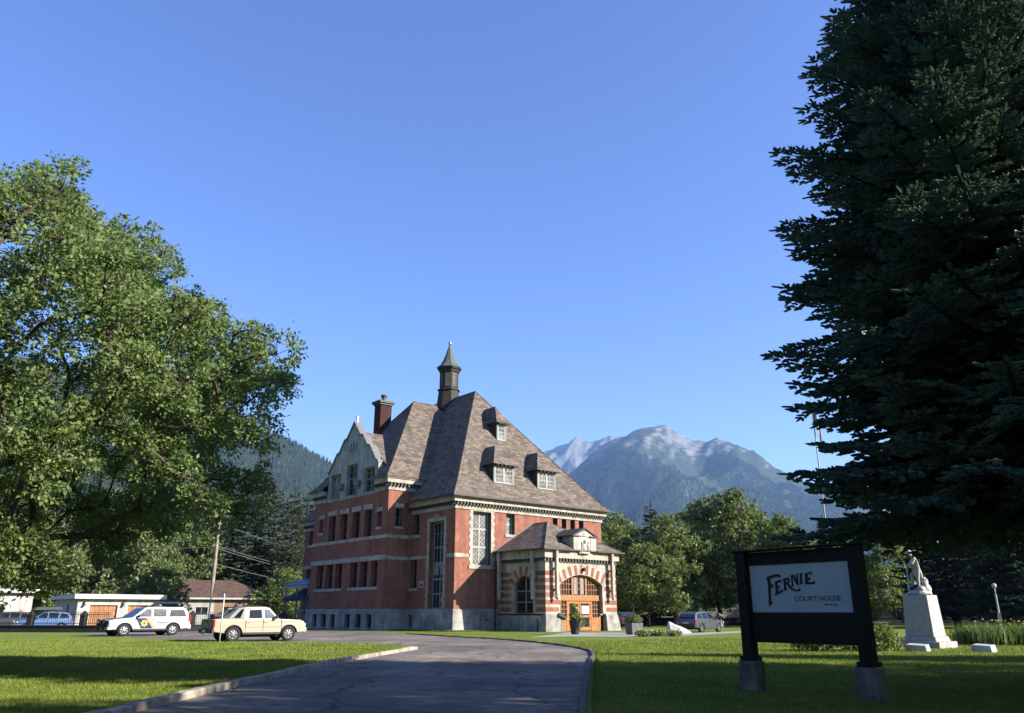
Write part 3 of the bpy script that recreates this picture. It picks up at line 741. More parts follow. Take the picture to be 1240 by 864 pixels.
cornice('cornice', [(mapF(0), 0, WF, 1, 1), (mapS(0), 0, PV0 - .2, 0, 0), (mapS(0), PV1 + .2, DF, 0, 1), (BACKS, .01, DF, 0, 0), (BACKF, 0, WF, 0, 0)], 11.42, 1.05)
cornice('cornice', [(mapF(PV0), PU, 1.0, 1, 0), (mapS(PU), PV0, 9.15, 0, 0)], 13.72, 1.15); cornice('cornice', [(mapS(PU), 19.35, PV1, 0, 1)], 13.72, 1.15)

# roofs
def hip(mb, x0, x1, y0, y1, zr, axis_y, levels, rx, ry):
    """rings of rectangles (overhang, z) closing on a ridge (rx0..rx1, ry0..ry1)"""
    rings = [[(x0 - o_, y0 - o_, z), (x1 + o_, y0 - o_, z), (x1 + o_, y1 + o_, z), (x0 - o_, y1 + o_, z)] for o_, z in levels]
    for a, b in zip(rings, rings[1:]):
        for i in range(4): mb.poly([a[i], a[(i + 1) % 4], b[(i + 1) % 4], b[i]])
    t = rings[-1]; p, q = (rx[0], ry[0], zr), (rx[1], ry[1], zr)
    if axis_y:
        mb.poly([t[0], t[1], p]); mb.poly([t[1], t[2], q, p]); mb.poly([t[2], t[3], q]); mb.poly([t[3], t[0], p, q])
    else:
        mb.poly([t[3], t[0], p]); mb.poly([t[0], t[1], q, p]); mb.poly([t[1], t[2], q]); mb.poly([t[2], t[3], p, q])
    mb.poly(rings[0][::-1])
rf = MB(); hip(rf, 0, WF, 0, DF, 24.7, True, [(.72, 11.43), (.70, 11.53), (.15, 12.12), (-.55, 12.95)], (9.3, 9.3), (9.45, 19.55))
main_roof = rf.build('roof', M_SHING, CH)
rg = MB()
def cap(p, q, r=.09): rg.tube([p, q], r, 6)
cap((9.3, 9.45, 24.72), (9.3, 19.55, 24.72))
for a, b in (((-.72, -.72, 11.5), (.55, .55, 12.97)), ((.55, .55, 12.97), (9.3, 9.45, 24.72)), ((WF + .72, -.72, 11.5), (WF - .55, .55, 12.97)), ((WF - .55, .55, 12.97), (9.3, 9.45, 24.72))): cap(a, b, .06)
rg.build('ridge_cap', M_SHING, main_roof)
gt = MB()
gt.box(-.80, WF + .80, -.83, -.722, 11.40, 11.54); gt.box(-.83, -.722, -.72, PV0 - .6, 11.402, 11.538); gt.build('gutter', M_DARKT, main_roof)
pr = MB(); lv_ = [(.62, 13.73), (.60, 13.83), (.1, 14.38), (-.5, 15.1)]; X1 = 12.0
for (oa, za), (ob, zb_) in zip(lv_, lv_[1:]):
    for s_, y_, g_e in ((-1, PV0, 9.2), (1, PV1, 19.3)):   # the eaves stop either side of the gable
        pr.poly([(PU - oa, y_ + s_ * oa, za), (X1, y_ + s_ * oa, za), (X1, y_ + s_ * ob, zb_), (PU - ob, y_ + s_ * ob, zb_)])
        pr.poly([(PU - oa, y_ + s_ * oa, za), (PU - oa, g_e, za), (PU - ob, g_e, zb_), (PU - ob, y_ + s_ * ob, zb_)])
pr.poly([(PU + .5, PV0 + .5, 15.1), (PU + .5, PV1 - .5, 15.1), (4.6, 14.5, 23.75)])
pr.poly([(PU + .5, PV0 + .5, 15.1), (X1, PV0 + .5, 15.1), (9.0, 14.5, 23.75), (4.6, 14.5, 23.75)]); pr.poly([(PU + .5, PV1 - .5, 15.1), (X1, PV1 - .5, 15.1), (9.0, 14.5, 23.75), (4.6, 14.5, 23.75)])
pr.poly([(PU - .62, PV0 - .62, 13.73), (X1, PV0 - .62, 13.73), (X1, PV1 + .62, 13.73), (PU - .62, PV1 + .62, 13.73), (PU - .62, 19.3, 13.73), (PU + .48, 19.3, 13.73), (PU + .48, 9.2, 13.73), (PU - .62, 9.2, 13.73)])
pav_roof = pr.build('roof', M_SHING, CH)
rg = MB(); cap((4.6, 14.5, 23.77), (8.7, 14.5, 23.77)); cap((PU - .6, PV0 - .6, 13.85), (PU + .5, PV0 + .5, 15.1), .06); cap((PU + .5, PV0 + .5, 15.1), (4.6, 14.5, 23.77), .06); cap((PU + .5, PV1 - .5, 15.1), (4.6, 14.5, 23.77), .06)
rg.build('ridge_cap', M_SHING, pav_roof)

# stepped stucco gable on the pavilion
GV0, GV1, GC = 9.2, 19.3, 14.27
half = [(9.17, 15.62), (9.5, 15.72), (10.86, 17.38), (11.38, 17.50), (12.34, 18.68), (12.88, 18.78), (14.2, 20.3)]
outl = half + [(2 * GC - a, z) for a, z in half[::-1]]
gops = [(16.6, 18.75, 12.72, 15.3), (13.2, 15.3, 12.72, 15.95), (9.75, 11.85, 12.72, 15.2)]
gb = MB(); mpG = mapS(PU - .03)
xs = sorted({GV0, GV1, *[a for a, z in outl if GV0 < a < GV1], *[o[0] for o in gops], *[o[1] for o in gops]})
top = lambda a: np.interp(a, [p[0] for p in outl], [p[1] for p in outl])
for x0, x1 in zip(xs, xs[1:]):
    xm = (x0 + x1) / 2; op = [o for o in gops if o[0] < xm < o[1]]
    for za, zb_ in (((12.45, op[0][2]), (op[0][3], None)) if op else ((12.45, None),)):
        gb.poly([mpG(x0, za, 0), mpG(x1, za, 0), mpG(x1, zb_ or top(x1), 0), mpG(x0, zb_ or top(x0), 0)])
for o in gops:
    for p, q in (((o[0], o[2]), (o[0], o[3])), ((o[1], o[2]), (o[1], o[3])), ((o[0], o[2]), (o[1], o[2])), ((o[0], o[3]), (o[1], o[3]))):
        gb.poly([mpG(*p, 0), mpG(*q, 0), mpG(*q, .4), mpG(*p, .4)])
gb.prism([(a, z) for a, z in outl], lambda p, d: (PU + d, p[0], p[1]), .42, .5)
gb.box(PU - .03, PU + 3.2, GV0, GV0 + .25, 13.4, 15.7); gb.box(PU - .03, PU + 3.2, GV1 - .25, GV1, 13.4, 15.7)
gable = gb.build('gable', M_STUCCO, CH)
cp = MB()
for (a, z), (b, y) in zip(outl, outl[1:]):
    if abs(b - a) < .01: continue
    cp.hexa([(PU - .16, a, z - .10), (PU - .16, b, y - .10), (PU + .62, b, y - .10), (PU + .62, a, z - .10), (PU - .16, a, z + .10), (PU - .16, b, y + .10), (PU + .62, b, y + .10), (PU + .62, a, z + .10)])
cp.build('coping', M_FLASH, gable)
fi = MB(); fi.lathe([(.10, 0), (.10, .5), (.16, .52), (.16, .62), (.02, .66)], 10, (PU + .2, GC, 20.35)); fi.build('finial', M_GALV, gable)
gr = MB(); e = .35
gr.prism([(GV0 - e, 15.5), (GC, 19.45), (2 * GC - GV0 + e, 15.5), (2 * GC - GV0 + e, 15.36), (GV0 - e, 15.36)], lambda p, d: (PU + d, p[0], p[1]), .5, 5.6)
gr.build('roof', M_SHING, CH)
fs = MB(); fs.box(PU + .5, PU + 3.2, GV0 - e - .03, GV0 - e + .1, 15.33, 15.48); fs.build('fascia', M_STONE, CH)
for o in gops: window(gable, mpG, *o[:2], o[2], o[3], .3, M_FRAMEG, M_GLASSB if o[0] > 16 else M_GLASS, .16, [(.5, .10)], [(.55, .12), .27, .78], sill=.16, sm=M_STUCCO, sill_o=.05)
ve = MB()
for k in range(3): ve.mbox(mpG, GC - .75 + k * .62, GC - .57 + k * .62, 17.3, 18.1, -.012, .1)
ve.build('vent_slit', M_DARKT, gable)
for gv in (16.0, 12.6):                               # corbelled lanterns between the gable windows
    lb = MB(); lb.lathe([(.04, -.95), (.06, -.2), (.30, .0), (.33, .42), (.36, .47), (.30, .52), (.08, .55)], 10, (PU - .38, gv, 13.55)); lb.box(PU - .36, PU, gv - .05, gv + .05, 13.35, 13.5); lb.build('corbel_lantern', M_FRAMEG, gable)

# windows of the brick walls
big = window(CH, mapF(0), 1.95, 4.05, 5.56, 10.27, .42, M_STONE, M_LEAD, .10, [(.5, .14)], [(.335, .16), (.675, .16)], lin=M_FRAME)
window(CH, mapF(0), 5.83, 6.93, 8.42, 10.38, .42, M_FRAMEL, M_GLASSB, .08, [], [(.5, .07), .75], .04, .24, lin=M_FRAME)
for o in four: window(CH, mapF(0), *o[:4], .42, M_FRAME, M_GLASS, .07, [], [.5], sill=.10, sill_o=.02, lin=M_FRAME)
window(CH, mapF(0), *right_w[0], .42, hbars=[.5], sill=.24, lintel=.3)
window(CH, mapS(0), 1.66, 3.92, 1.82, 9.44, .5, M_FRAMEG, M_GLASS, .16, [(.5, .14), .25, .75], [(.17, .14), (.335, .18), (.50, .5), (.70, .16), (.86, .05)])
ar = MB()                                             # blind tracery heads in the middle panel of the stair window
for c_ in (2.27, 3.31): ar.prism([(c_ + .32 * math.cos(t), 5.35 + .5 * math.sin(t)) for t in np.linspace(0, math.pi, 9)] + [(c_ - .32, 4.75), (c_ + .32, 4.75)], lambda p, d: (d, p[0], p[1]), .43, .475)
ar.build('tracery', M_FRAMEG, CH)
window(CH, mapS(0), 5.68, 6.78, 8.45, 10.39, .45, hbars=[.45], sill=.28)
window(CH, mapS(0), 5.85, 6.9, 3.66, 6.2, .45, hbars=[.55], sill=.26)
window(CH, mapF(PV0), -1.75, -1.02, 9.22, 10.95, .36, M_FRAMEG, hbars=[.5], sill=.22, lintel=.42)
for i, (a, b) in enumerate(mids): window(CH, mapS(PU), a, b, 3.82, 6.17, .45, M_FRAME, M_GLASS, .09, [], [(.62, .07)])
sl = MB(); sl.mbox(mapS(PU), 14.95, 20.75, 3.52, 3.80, -.09, .2); sl.build('sill', M_STONE, CH, bevel=.015)
sl = MB(); sl.mbox(mapS(PU), 8.3, 13.8, 3.52, 3.80, -.09, .2); sl.build('sill', M_STONE, CH, bevel=.015)
for i, (a, b) in enumerate(ups): window(CH, mapS(PU), a, b, 8.46, 11.03, .45, M_FRAME, M_GLASS, .09, [], [(.52, .07), .76] + ([.2] if i == 1 else []), lintel=.5)
for a, b, c, d in ((19.85, 20.6, 9.45, 10.9), (8.2, 8.9, 9.22, 10.66)): window(CH, mapS(PU), a, b, c, d, .35, M_FRAME, sill=.24, lintel=.4)
window(CH, mapS(0), 26.6, 28.1, 8.8, 10.39, .4, hbars=[.5], sill=.28); window(CH, mapS(0), 27.0, 28.1, 4.8, 6.2, .4, hbars=[.5], sill=.26)
def quoins(mp, a0, a1, z0, z1, w0=.3, w1=.42, hh=.32, head=.3):
    q = MB(); z = z0; k = 0
    while z < z1 - .01:
        h_ = min(hh, z1 - z); w_ = w1 if k % 2 else w0
        q.mbox(mp, a0 - w_, a0 - .001, z + .004, z + h_ - .004, -.04, .3); q.mbox(mp, a1 + .001, a1 + w_, z + .004, z + h_ - .004, -.04, .3); z += hh; k += 1
    q.mbox(mp, a0 - w1, a1 + w1, z1 + .002, z1 + head, -.05, .3); return q
q = quoins(mapF(0), 1.95, 4.05, 5.56, 10.27, head=.12); q.mbox(mapF(0), 1.5, 4.5, 5.22, 5.555, -.10, .3); q.build('window_surround', M_STONE, big, bevel=.012)
q = quoins(mapS(0), 1.66, 3.92, 1.86, 9.44, head=.36); q.mbox(mapS(0), 2.45, 3.15, 9.80, 10.05, -.06, .2); q.build('window_surround', M_STONE, CH, bevel=.012)
rs = MB(); rs.tube([(-.07, 2.79 + .17 * math.cos(t), 9.72 + .17 * math.sin(t)) for t in np.linspace(0, 6.283, 17)], .045, 6, False); rs.build('rosette', M_STONE, CH)
pq = MB(); pq.mbox(mapS(0), 4.62, 5.42, 3.66, 4.26, -.05, .02); pl = pq.build('plaque', M_STONE, CH)
pq = MB(); pq.mbox(mapS(0), 4.74, 5.10, 3.78, 4.02, -.062, -.04); pq.build('inset', M_DARKT, pl)

# dormers on the front slope
def zroof(v): return 12.95 + (v - .55) * (24.7 - 12.95) / (9.45 - .55)
def dormer(u0, u1, zb, zt, za, va, nw):
    v0 = .55 + (zb - 12.95) * (8.9 / 11.75); uc = (u0 + u1) / 2
    vt = .55 + (zt - 12.95) * (8.9 / 11.75); vr = .55 + (za - 12.95) * (8.9 / 11.75)
    d = MB()
    for u in (u0, u1): d.prism([(v0, zb - .1), (v0, zt), (vt + .2, zt), (v0 + .1, zb - .3)], lambda p, k: (u + k, p[0], p[1]), -.05, .05)
    d.box(u0 - .06, u1 + .06, v0 - .10, v0 + .12, zb - .16, zb); d.box(u0 - .06, u1 + .06, v0 - .05, v0 + .1, zt - .16, zt + .02)
    dm = d.build('dormer', M_DARKT, CH)
    o_ = .36; r = MB()
    f0, f1, f2 = (u0 - o_, v0 - .42, zt - .06), (u1 + o_, v0 - .42, zt - .06), (uc, va, za)
    b0, b1, b2 = (u0 - o_, vt + .1, zt - .06), (u1 + o_, vt + .1, zt - .06), (uc, vr + .25, za)
    r.poly([f0, f1, f2]); r.poly([f0, f2, b2, b0]); r.poly([f1, b1, b2, f2]); r.poly([f0, b0, b1, f1])
    r.build('dormer_roof', M_SHING, dm)
    br = MB()
    for k in range(5): u = u0 + (u1 - u0) * (k + .5) / 5; br.box(u - .06, u + .06, v0 - .36, v0, zt - .19, zt - .065)
    br.build('bracket', M_DARKT, dm)
    mp = mapF(v0)
    for k in range(nw):
        a, b = u0 + .14 + (u1 - u0 - .28) * k / nw, u0 + .14 + (u1 - u0 - .28) * (k + 1) / nw
        window(dm, mp, a + .02, b - .02, zb + .03, zt - .18, .02, M_FRAMEL, M_GLASSB, .07, [.33, .67] if nw > 1 else [.5], [.25, (.5, .05), .75], .028)
    for a in (u0 + .07, u1 - .07):
        q = MB(); q.mbox(mp, a - .09, a + .09, zb, zt - .16, -.03, .12); q.build('jamb', M_FRAMEG, dm)
dormer(4.94, 7.45, 13.23, 15.05, 17.15, 2.15, 2)
dormer(10.5, 12.95, 13.2, 15.05, 17.15, 2.05, 2)
dormer(8.52, 9.75, 18.45, 20.32, 22.3, 5.8, 1)

# chimney and spired ventilator
chm = MB(); cu0, cu1, cv0, cv1 = 1.55, 2.95, 16.4, 17.7
chm.box(cu0, cu1, cv0, cv1, 17.5, 23.4); ck = chm.build('chimney', M_BRICKD, CH)
k = MB(); k.box(cu0 - .12, cu1 + .12, cv0 - .12, cv1 + .12, 23.4, 23.6); k.box(cu0 - .26, cu1 + .26, cv0 - .26, cv1 + .26, 23.602, 23.85); k.build('chimney_cap', M_DARKT, ck)
k = MB(); k.lathe([(.26, 0), (.24, .5), (.34, .55), (.36, .75), (.2, .82)], 10, (2.25, 17.0, 23.85)); k.build('chimney_pot', M_DARKT, ck)
ccx, ccy = 9.3, 14.5; a8 = R(22.5)
k = MB(); k.lathe([(1.45, 23.4), (1.18, 25.75), (1.32, 25.8), (1.32, 25.95), (1.1, 26.0)], 8, (ccx, ccy, 0), a8); cup = k.build('cupola', mat('cupola_wood', (.03, .025, .021), .8, .35, 3.0), CH)
k = MB(); k.lathe([(1.08, 26.0), (1.08, 28.0), (1.2, 28.02), (1.24, 28.3), (1.38, 28.32), (1.42, 28.52)], 8, (ccx, ccy, 0), a8); k.build('louvre_stage', mat('cupola_wood', (.03, .025, .021), .8, .35, 3.0), cup)
for i in range(8):
    a = R(45) * i; n_ = Vector((math.cos(a), math.sin(a), 0)); t_ = Vector((-n_.y, n_.x, 0)); c_ = Vector((ccx, ccy, 0)) + n_ * 1.0
    k = MB()
    fr = lambda x, z, d: tuple(c_ + t_ * x + n_ * d + Vector((0, 0, z)))
    k.mbox(fr, -.27, -.21, 26.2, 27.8, .0, .05); k.mbox(fr, .21, .27, 26.2, 27.8, .0, .05); k.mbox(fr, -.21, .21, 27.74, 27.8, .0, .05); k.mi = 1
    k.mbox(fr, -.21, .21, 26.2, 27.74, -.02, .006); k.mi = 0
    for j in range(7):
        z = 26.24 + j * .215; k.hexa([fr(-.21, z, .06), fr(.21, z, .06), fr(.21, z + .1, .008), fr(-.21, z + .1, .008), fr(-.21, z + .03, .06), fr(.21, z + .03, .06), fr(.21, z + .13, .008), fr(-.21, z + .13, .008)])
    k.build('louvre', [mat('louvre_slat', (.13, .12, .105), .8, .3, 4.0), M_DARKT], cup)
    for j in (-1, 0, 1):
        pass
k = MB(); k.lathe([(1.5, 28.5), (1.5, 28.58), (1.05, 28.95), (.74, 29.5), (.48, 30.2), (.27, 30.9), (.12, 31.35), (.09, 31.5)], 8, (ccx, ccy, 0), a8); k.build('spire', M_COPPER, cup)
k = MB(); k.lathe([(.03, 31.45), (.15, 31.52), (.20, 31.66), (.15, 31.8), (.05, 31.88)], 12, (ccx, ccy, 0)); k.build('finial_ball', M_GALV, cup, True)

# ---- entrance porch
P0, P1, PD = 4.84, 13.55, 6.39; PC = (P0 + P1) / 2
mF, mL = mapF(-PD), mapS(P0); mR = lambda a, z, d: (P1 - d, a, z)
ARC = (6.55, 11.75, 3.85, 4.68)                       # left, right, spring, crown of the door arch
def arch_pts(l, r, s, c, n=17):
    w2 = (r - l) / 2; h = c - s; rad = (w2 * w2 + h * h) / (2 * h); cx = (l + r) / 2; cz = c - rad; t0 = math.asin(min(1, w2 / rad))
    return [(cx + rad * math.sin(t), cz + rad * math.cos(t)) for t in np.linspace(-t0, t0, n)], (cx, cz, rad, t0)
def arched_wall(mb, mp, a0, a1, z0, z1, arc, sill, dep):
    l, r, s, c = arc; pts, _ = arch_pts(*arc)
    mb.poly([mp(a0, z0, 0), mp(l, z0, 0), mp(l, z1, 0), mp(a0, z1, 0)]); mb.poly([mp(r, z0, 0), mp(a1, z0, 0), mp(a1, z1, 0), mp(r, z1, 0)])
    for p, q in zip(pts, pts[1:]):
        mb.poly([mp(p[0], p[1], 0), mp(q[0], q[1], 0), mp(q[0], z1, 0), mp(p[0], z1, 0)]); mb.poly([mp(p[0], p[1], 0), mp(q[0], q[1], 0), mp(q[0], q[1], dep), mp(p[0], p[1], dep)])
    for x in (l, r): mb.poly([mp(x, sill, 0), mp(x, s, 0), mp(x, s, dep), mp(x, sill, dep)])
    if sill > z0:
        mb.poly([mp(l, z0, 0), mp(r, z0, 0), mp(r, sill, 0), mp(l, sill, 0)]); mb.poly([mp(l, sill, 0), mp(r, sill, 0), mp(r, sill, dep), mp(l, sill, dep)])
SW = (-4.82, -2.35, 3.75, 4.6)
pw = MB(); arched_wall(pw, mF, P0, P1, ZB - .33, 6.0, ARC, ZB - .33, .6); arched_wall(pw, mL, -PD, 0, ZB - .33, 6.0, SW, 1.45, .5); wall(pw, mR, -PD, 0, ZB - .33, 6.0, [])
porch = pw.build('porch', M_STONE, CH)
bs = MB()
def flared(a0, a1, mp, fl=.22, l=1, r=1):
    bs.hexa([mp(a0 - fl * l, -.3, -fl), mp(a1 + fl * r, -.3, -fl), mp(a1 + fl * r, -.3, .4), mp(a0 - fl * l, -.3, .4), mp(a0 - .06 * l, 1.25, -.08), mp(a1 + .06 * r, 1.25, -.08), mp(a1 + .06 * r, 1.25, .4), mp(a0 - .06 * l, 1.25, .4)])
    bs.hexa([mp(a0 - .06 * l, 1.251, -.08), mp(a1 + .06 * r, 1.251, -.08), mp(a1 + .06 * r, 1.251, .4), mp(a0 - .06 * l, 1.251, .4), mp(a0 - .004 * l, 1.43, -.006), mp(a1 + .004 * r, 1.43, -.006), mp(a1 + .004 * r, 1.43, .4), mp(a0 - .004 * l, 1.43, .4)])
flared(P0, ARC[0], mF, .10, 1, 0); flared(ARC[1] + .35, P1, mF, .30, .35, 1); bs.mbox(mL, -PD + .01, -.15, -.3, 1.30, -.09, .3); bs.mbox(mR, -PD + .01, 0, -.3, 1.30, -.09, .3)
bs.build('plinth', M_BASE, porch, bevel=.02)
bd = MB()
def bands(mp, a0, a1, alt=True):
    for k, z in enumerate((1.60, 2.19, 2.78, 3.37, 3.96, 4.55)):
        e0 = .0 if k % 2 else .14; bd.mbox(mp, a0, a1 - e0, z, z + .36, -.012, .1)
bands(mF, P0 + .0, ARC[0] - .05); bands(lambda a, z, d: mF(-a, z, d), -P1, -ARC[1] - .28)
bands(mL, -1.9, -.25); bands(lambda a, z, d: mL(-a, z, d), 5.15, PD)
def vouss(mp, arc, n, h0, h1, fr=.46):
    _, (cx, cz, rad, t0) = arch_pts(*arc); t0 *= 1.04
    for k in range(n):
        t = -t0 + 2 * t0 * (k + .5) / n; dt = t0 / n * fr * 2 * .5
        bd.prism([(cx + (rad + h0) * math.sin(t - dt), cz + (rad + h0) * math.cos(t - dt)), (cx + (rad + h0) * math.sin(t + dt), cz + (rad + h0) * math.cos(t + dt)), (cx + (rad + h1) * math.sin(t + dt), cz + (rad + h1) * math.cos(t + dt)), (cx + (rad + h1) * math.sin(t - dt), cz + (rad + h1) * math.cos(t - dt))], lambda p, d: mp(p[0], p[1], d), -.014, .1)
vouss(mF, ARC, 9, .05, .86); vouss(mL, SW, 6, .04, .80)
bd.build('brick_banding', M_BRICK, porch)
tr_ = MB()
for mp, a0, a1, i in ((mF, P0, P1, 1), (mL, -PD, -.1, 0), (mR, -PD, 0, 0)):
    tr_.mbox(mp, a0 - .08 * i, a1 + .08 * i, 5.70, 5.98, -.08, .2); tr_.mbox(mp, a0 - .26 * i, a1 + .26 * i, 6.0, 6.66, -.26, .2)
fz = tr_.build('frieze', M_STONE, porch)
dn = MB()
for mp, a0, a1 in ((mF, P0, P1), (mL, -PD, -.2)):
    k_ = int((a1 - a0) / .36)
    for i in range(k_): a = a0 + (a1 - a0) * (i + .5) / k_; dn.mbox(mp, a - .075, a + .075, 5.72, 5.995, -.24, -.085)
dn.build('dentil_row', M_DARKT, fz)
hp2 = MB(); r_ = [(P0 - .55, -PD - .55, 6.67), (P1 + .55, -PD - .55, 6.67), (P1 + .55, -.01, 6.67), (P0 - .55, -.01, 6.67)]
t_ = [(x, y, 6.76) for x, y, z in r_]; pk, pw_ = (PC, -2.05, 9.6), (PC, -.01, 9.6)
hp2.poly(r_[::-1])
for i in (0, 1, 3): hp2.poly([r_[i], r_[(i + 1) % 4], t_[(i + 1) % 4], t_[i]])
hp2.poly([t_[0], t_[1], pk]); hp2.poly([t_[1], t_[2], pw_, pk]); hp2.poly([t_[3], t_[0], pk, pw_])
proof = hp2.build('porch_roof', M_SHING, porch)
k = MB()
for p, q in ((t_[0], pk), (t_[1], pk), (pk, pw_)): k.tube([p, q], .05, 6)
k.build('ridge_cap', M_SHING, proof); k = MB()
k.tube([(P0 - .55, -.05, 6.80), (PC, -.05, 9.66)], .07, 6); k.tube([(P1 + .55, -.05, 6.80), (PC, -.05, 9.66)], .07, 6); k.build('flashing', M_FLASH, proof)
k = MB(); k.box(P0 - .66, P0 - .552, -PD - .66, -.05, 6.64, 6.76); k.box(P0 - .55, PC - 1.45, -PD - .66, -PD - .552, 6.642, 6.758); k.box(PC + 1.45, P1 + .66, -PD - .66, -PD - .552, 6.642, 6.758); k.build('gutter', M_DARKT, proof)
for mp, a in ((mF, P0 + .95), (mF, P1 - .85), (mL, -5.2), (mL, -.75)):          # hanging posts with turned drops
    k = MB(); k.mbox(mp, a - .13, a + .13, 3.05, 6.6, -.55, -.29); k.mbox(mp, a - .10, a + .10, 5.0, 5.2, -.3, .0); k.mbox(mp, a - .10, a + .10, 3.25, 3.45, -.3, .0)
    c_ = mp(a, 0, -.42); k.lathe([(.05, 2.55), (.15, 2.66), (.17, 2.8), (.10, 2.92), (.16, 2.98), (.15, 3.05)], 12, (c_[0], c_[1], 0)); k.build('hanging_post', M_STONE, porch)
# crest over the door
k = MB(); cl, cr = PC - 1.4, PC + 1.42
k.mbox(mF, cl, cl + .75, 6.68, 7.95, -.5, .9); k.mbox(mF, cr - .75, cr, 6.68, 7.95, -.5, .9); k.mbox(mF, cl + .75, cr - .75, 6.5, 7.95, -.42, .9)
k.prism([(cl + .1, 7.95), (PC, 8.5), (cr - .1, 7.95)], lambda p, d: mF(p[0], p[1], d), -.5, 1.2); cd = k.build('crest_dormer', M_STONE, porch)
k = MB()
for p, q in (((cl - .15, 7.90), (PC, 8.60)), ((PC, 8.60), (cr + .15, 7.90))):
    k.hexa([mF(p[0], p[1], -.62), mF(q[0], q[1], -.62), mF(q[0], q[1], 2.2), mF(p[0], p[1], 2.2), mF(p[0], p[1] + .12, -.62), mF(q[0], q[1] + .12, -.62), mF(q[0], q[1] + .12, 2.2), mF(p[0], p[1] + .12, 2.2)])
k.mbox(mF, cl - .2, cl + .8, 7.90, 8.0, -.62, .95); k.mbox(mF, cr - .8, cr + .2, 7.902, 8.0, -.62, .95); k.build('pediment', M_DARKT, cd)
k = MB(); mc = lambda x, z, d: mF(PC + x, z, -.42 - d)
k.mi = 0; k.prism([(-.62, 6.45), (.62, 6.45), (.62, 7.85), (-.62, 7.85)], lambda p, d: mc(*p, d), .0, .05)
k.mi = 1; k.prism([(-.24, 7.35), (.24, 7.35), (.24, 7.0), (.12, 6.82), (0, 6.74), (-.12, 6.82), (-.24, 7.0)], lambda p, d: mc(*p, d), .05, .11)
k.mi = 0; k.prism([(-.2, 7.31), (.2, 7.31), (.2, 7.18), (-.2, 7.18)], lambda p, d: mc(*p, d), .11, .13); k.tube([mc(-.14, 6.95, .13), mc(0, 7.05, .14), mc(.14, 6.95, .13)], .03, 6)
k.mi = 1
for s in (-1, 1):
    k.tube([mc(s * .5, 6.62, .07), mc(s * .42, 6.95, .09), mc(s * .34, 7.2, .1), mc(s * .42, 7.42, .1)], [.05, .075, .07, .045], 7)
    k.tube([mc(s * .40, 7.2, .12), mc(s * .27, 7.28, .12)], .03, 6); k.tube([mc(s * .36, 6.62, .07), mc(s * .36, 6.9, .09)], .035, 6); k.tube([mc(s * .5, 7.42, .1), mc(s * .38, 7.5, .1)], .035, 6)
k.lathe([(.16, 0), (.18, .08), (.1, .12), (.17, .2), (.03, .3)], 10, mc(0, 7.38, .08)); k.tube([mc(-.5, 6.55, .08), mc(-.2, 6.5, .1), mc(.2, 6.5, .1), mc(.5, 6.55, .08)], .05, 6)
k.build('coat_of_arms', [M_WHITE, mat('crest_grey', (.34, .33, .30), .8, .2, 8.0)], cd)
# door screen: fanlight, transom, side lights, two leaves
dw = .32; l, r, s, c = ARC; apts, _ = arch_pts(l + .001, r - .001, s - .001, c - .002)
k = MB()
inn, _ = arch_pts(l + .16, r - .16, s, c - .15)
ring = [p for p in apts]; 
for p, q, p2, q2 in zip(apts, apts[1:], inn, inn[1:]):
    k.hexa([mF(*p, dw), mF(*q, dw), mF(*q, dw + .16), mF(*p, dw + .16), mF(*p2, dw), mF(*q2, dw), mF(*q2, dw + .16), mF(*p2, dw + .16)])
k.mbox(mF, l, l + .16, 0, s, dw, dw + .16); k.mbox(mF, r - .16, r, 0, s, dw, dw + .16)
k.mbox(mF, l + .16, r - .16, 2.56, 2.98, dw - .03, dw + .18); k.mbox(mF, l + .16, r - .16, 2.50, 2.56, dw - .06, dw + .18)
for x in (8.32, 9.98): k.mbox(mF, x - .11, x + .11, 2.98, 4.53, dw - .015, dw + .16)
for x in (7.66, 10.62): k.mbox(mF, x - .09, x + .09, 0.0, 2.5, dw - .01, dw + .16)
for x0, x1 in ((l + .16, 7.57), (10.71, r - .16)):
    k.mbox(mF, x0, x1, 0, 1.02, dw + .01, dw + .12); k.mbox(mF, x0, x1, 1.022, 1.12, dw - .02, dw + .14)
screen = k.build('door_screen', M_OAK, porch, bevel=.012)
k = MB()
def lights(x0, x1, z0, z1, nx, nz, arch=False):
    for i in range(1, nx):
        x = x0 + (x1 - x0) * i / nx; zt = z1
        if arch: zt = np.interp(x, [p[0] for p in inn], [p[1] for p in inn])
        k.mbox(mF, x - .022, x + .022, z0, zt, dw + .03, dw + .11)
    for j in range(1, nz): z = z0 + (z1 - z0) * j / nz; k.mbox(mF, x0, x1, z - .022, z + .022, dw + .034, dw + .106)
lights(l + .16, 8.21, 2.98, 4.35, 5, 3, True); lights(8.43, 9.87, 2.98, 4.5, 3, 3, True); lights(10.09, r - .16, 2.98, 4.35, 5, 3, True)
lights(l + .16, 7.57, 1.12, 2.5, 3, 4); lights(10.71, r - .16, 1.12, 2.5, 3, 4); k.build('glazing_bar', M_OAK, screen)
k = MB(); k.prism([(l + .1, 1.05)] + [p for p in inn] + [(r - .1, 1.05)], lambda p, d: mF(*p, d), dw + .07, dw + .085); k.build('pane', M_GLASS, screen)
cu_ = MB(); cu_.mbox(mF, 8.55, 9.0, 3.05, 4.45, dw + .05, dw + .06); cu_.mbox(mF, 9.3, 9.75, 3.05, 4.45, dw + .05, dw + .06); cu_.build('curtain', mat('grey_curtain', (.26, .25, .24), .9, .4, 9.0), screen)
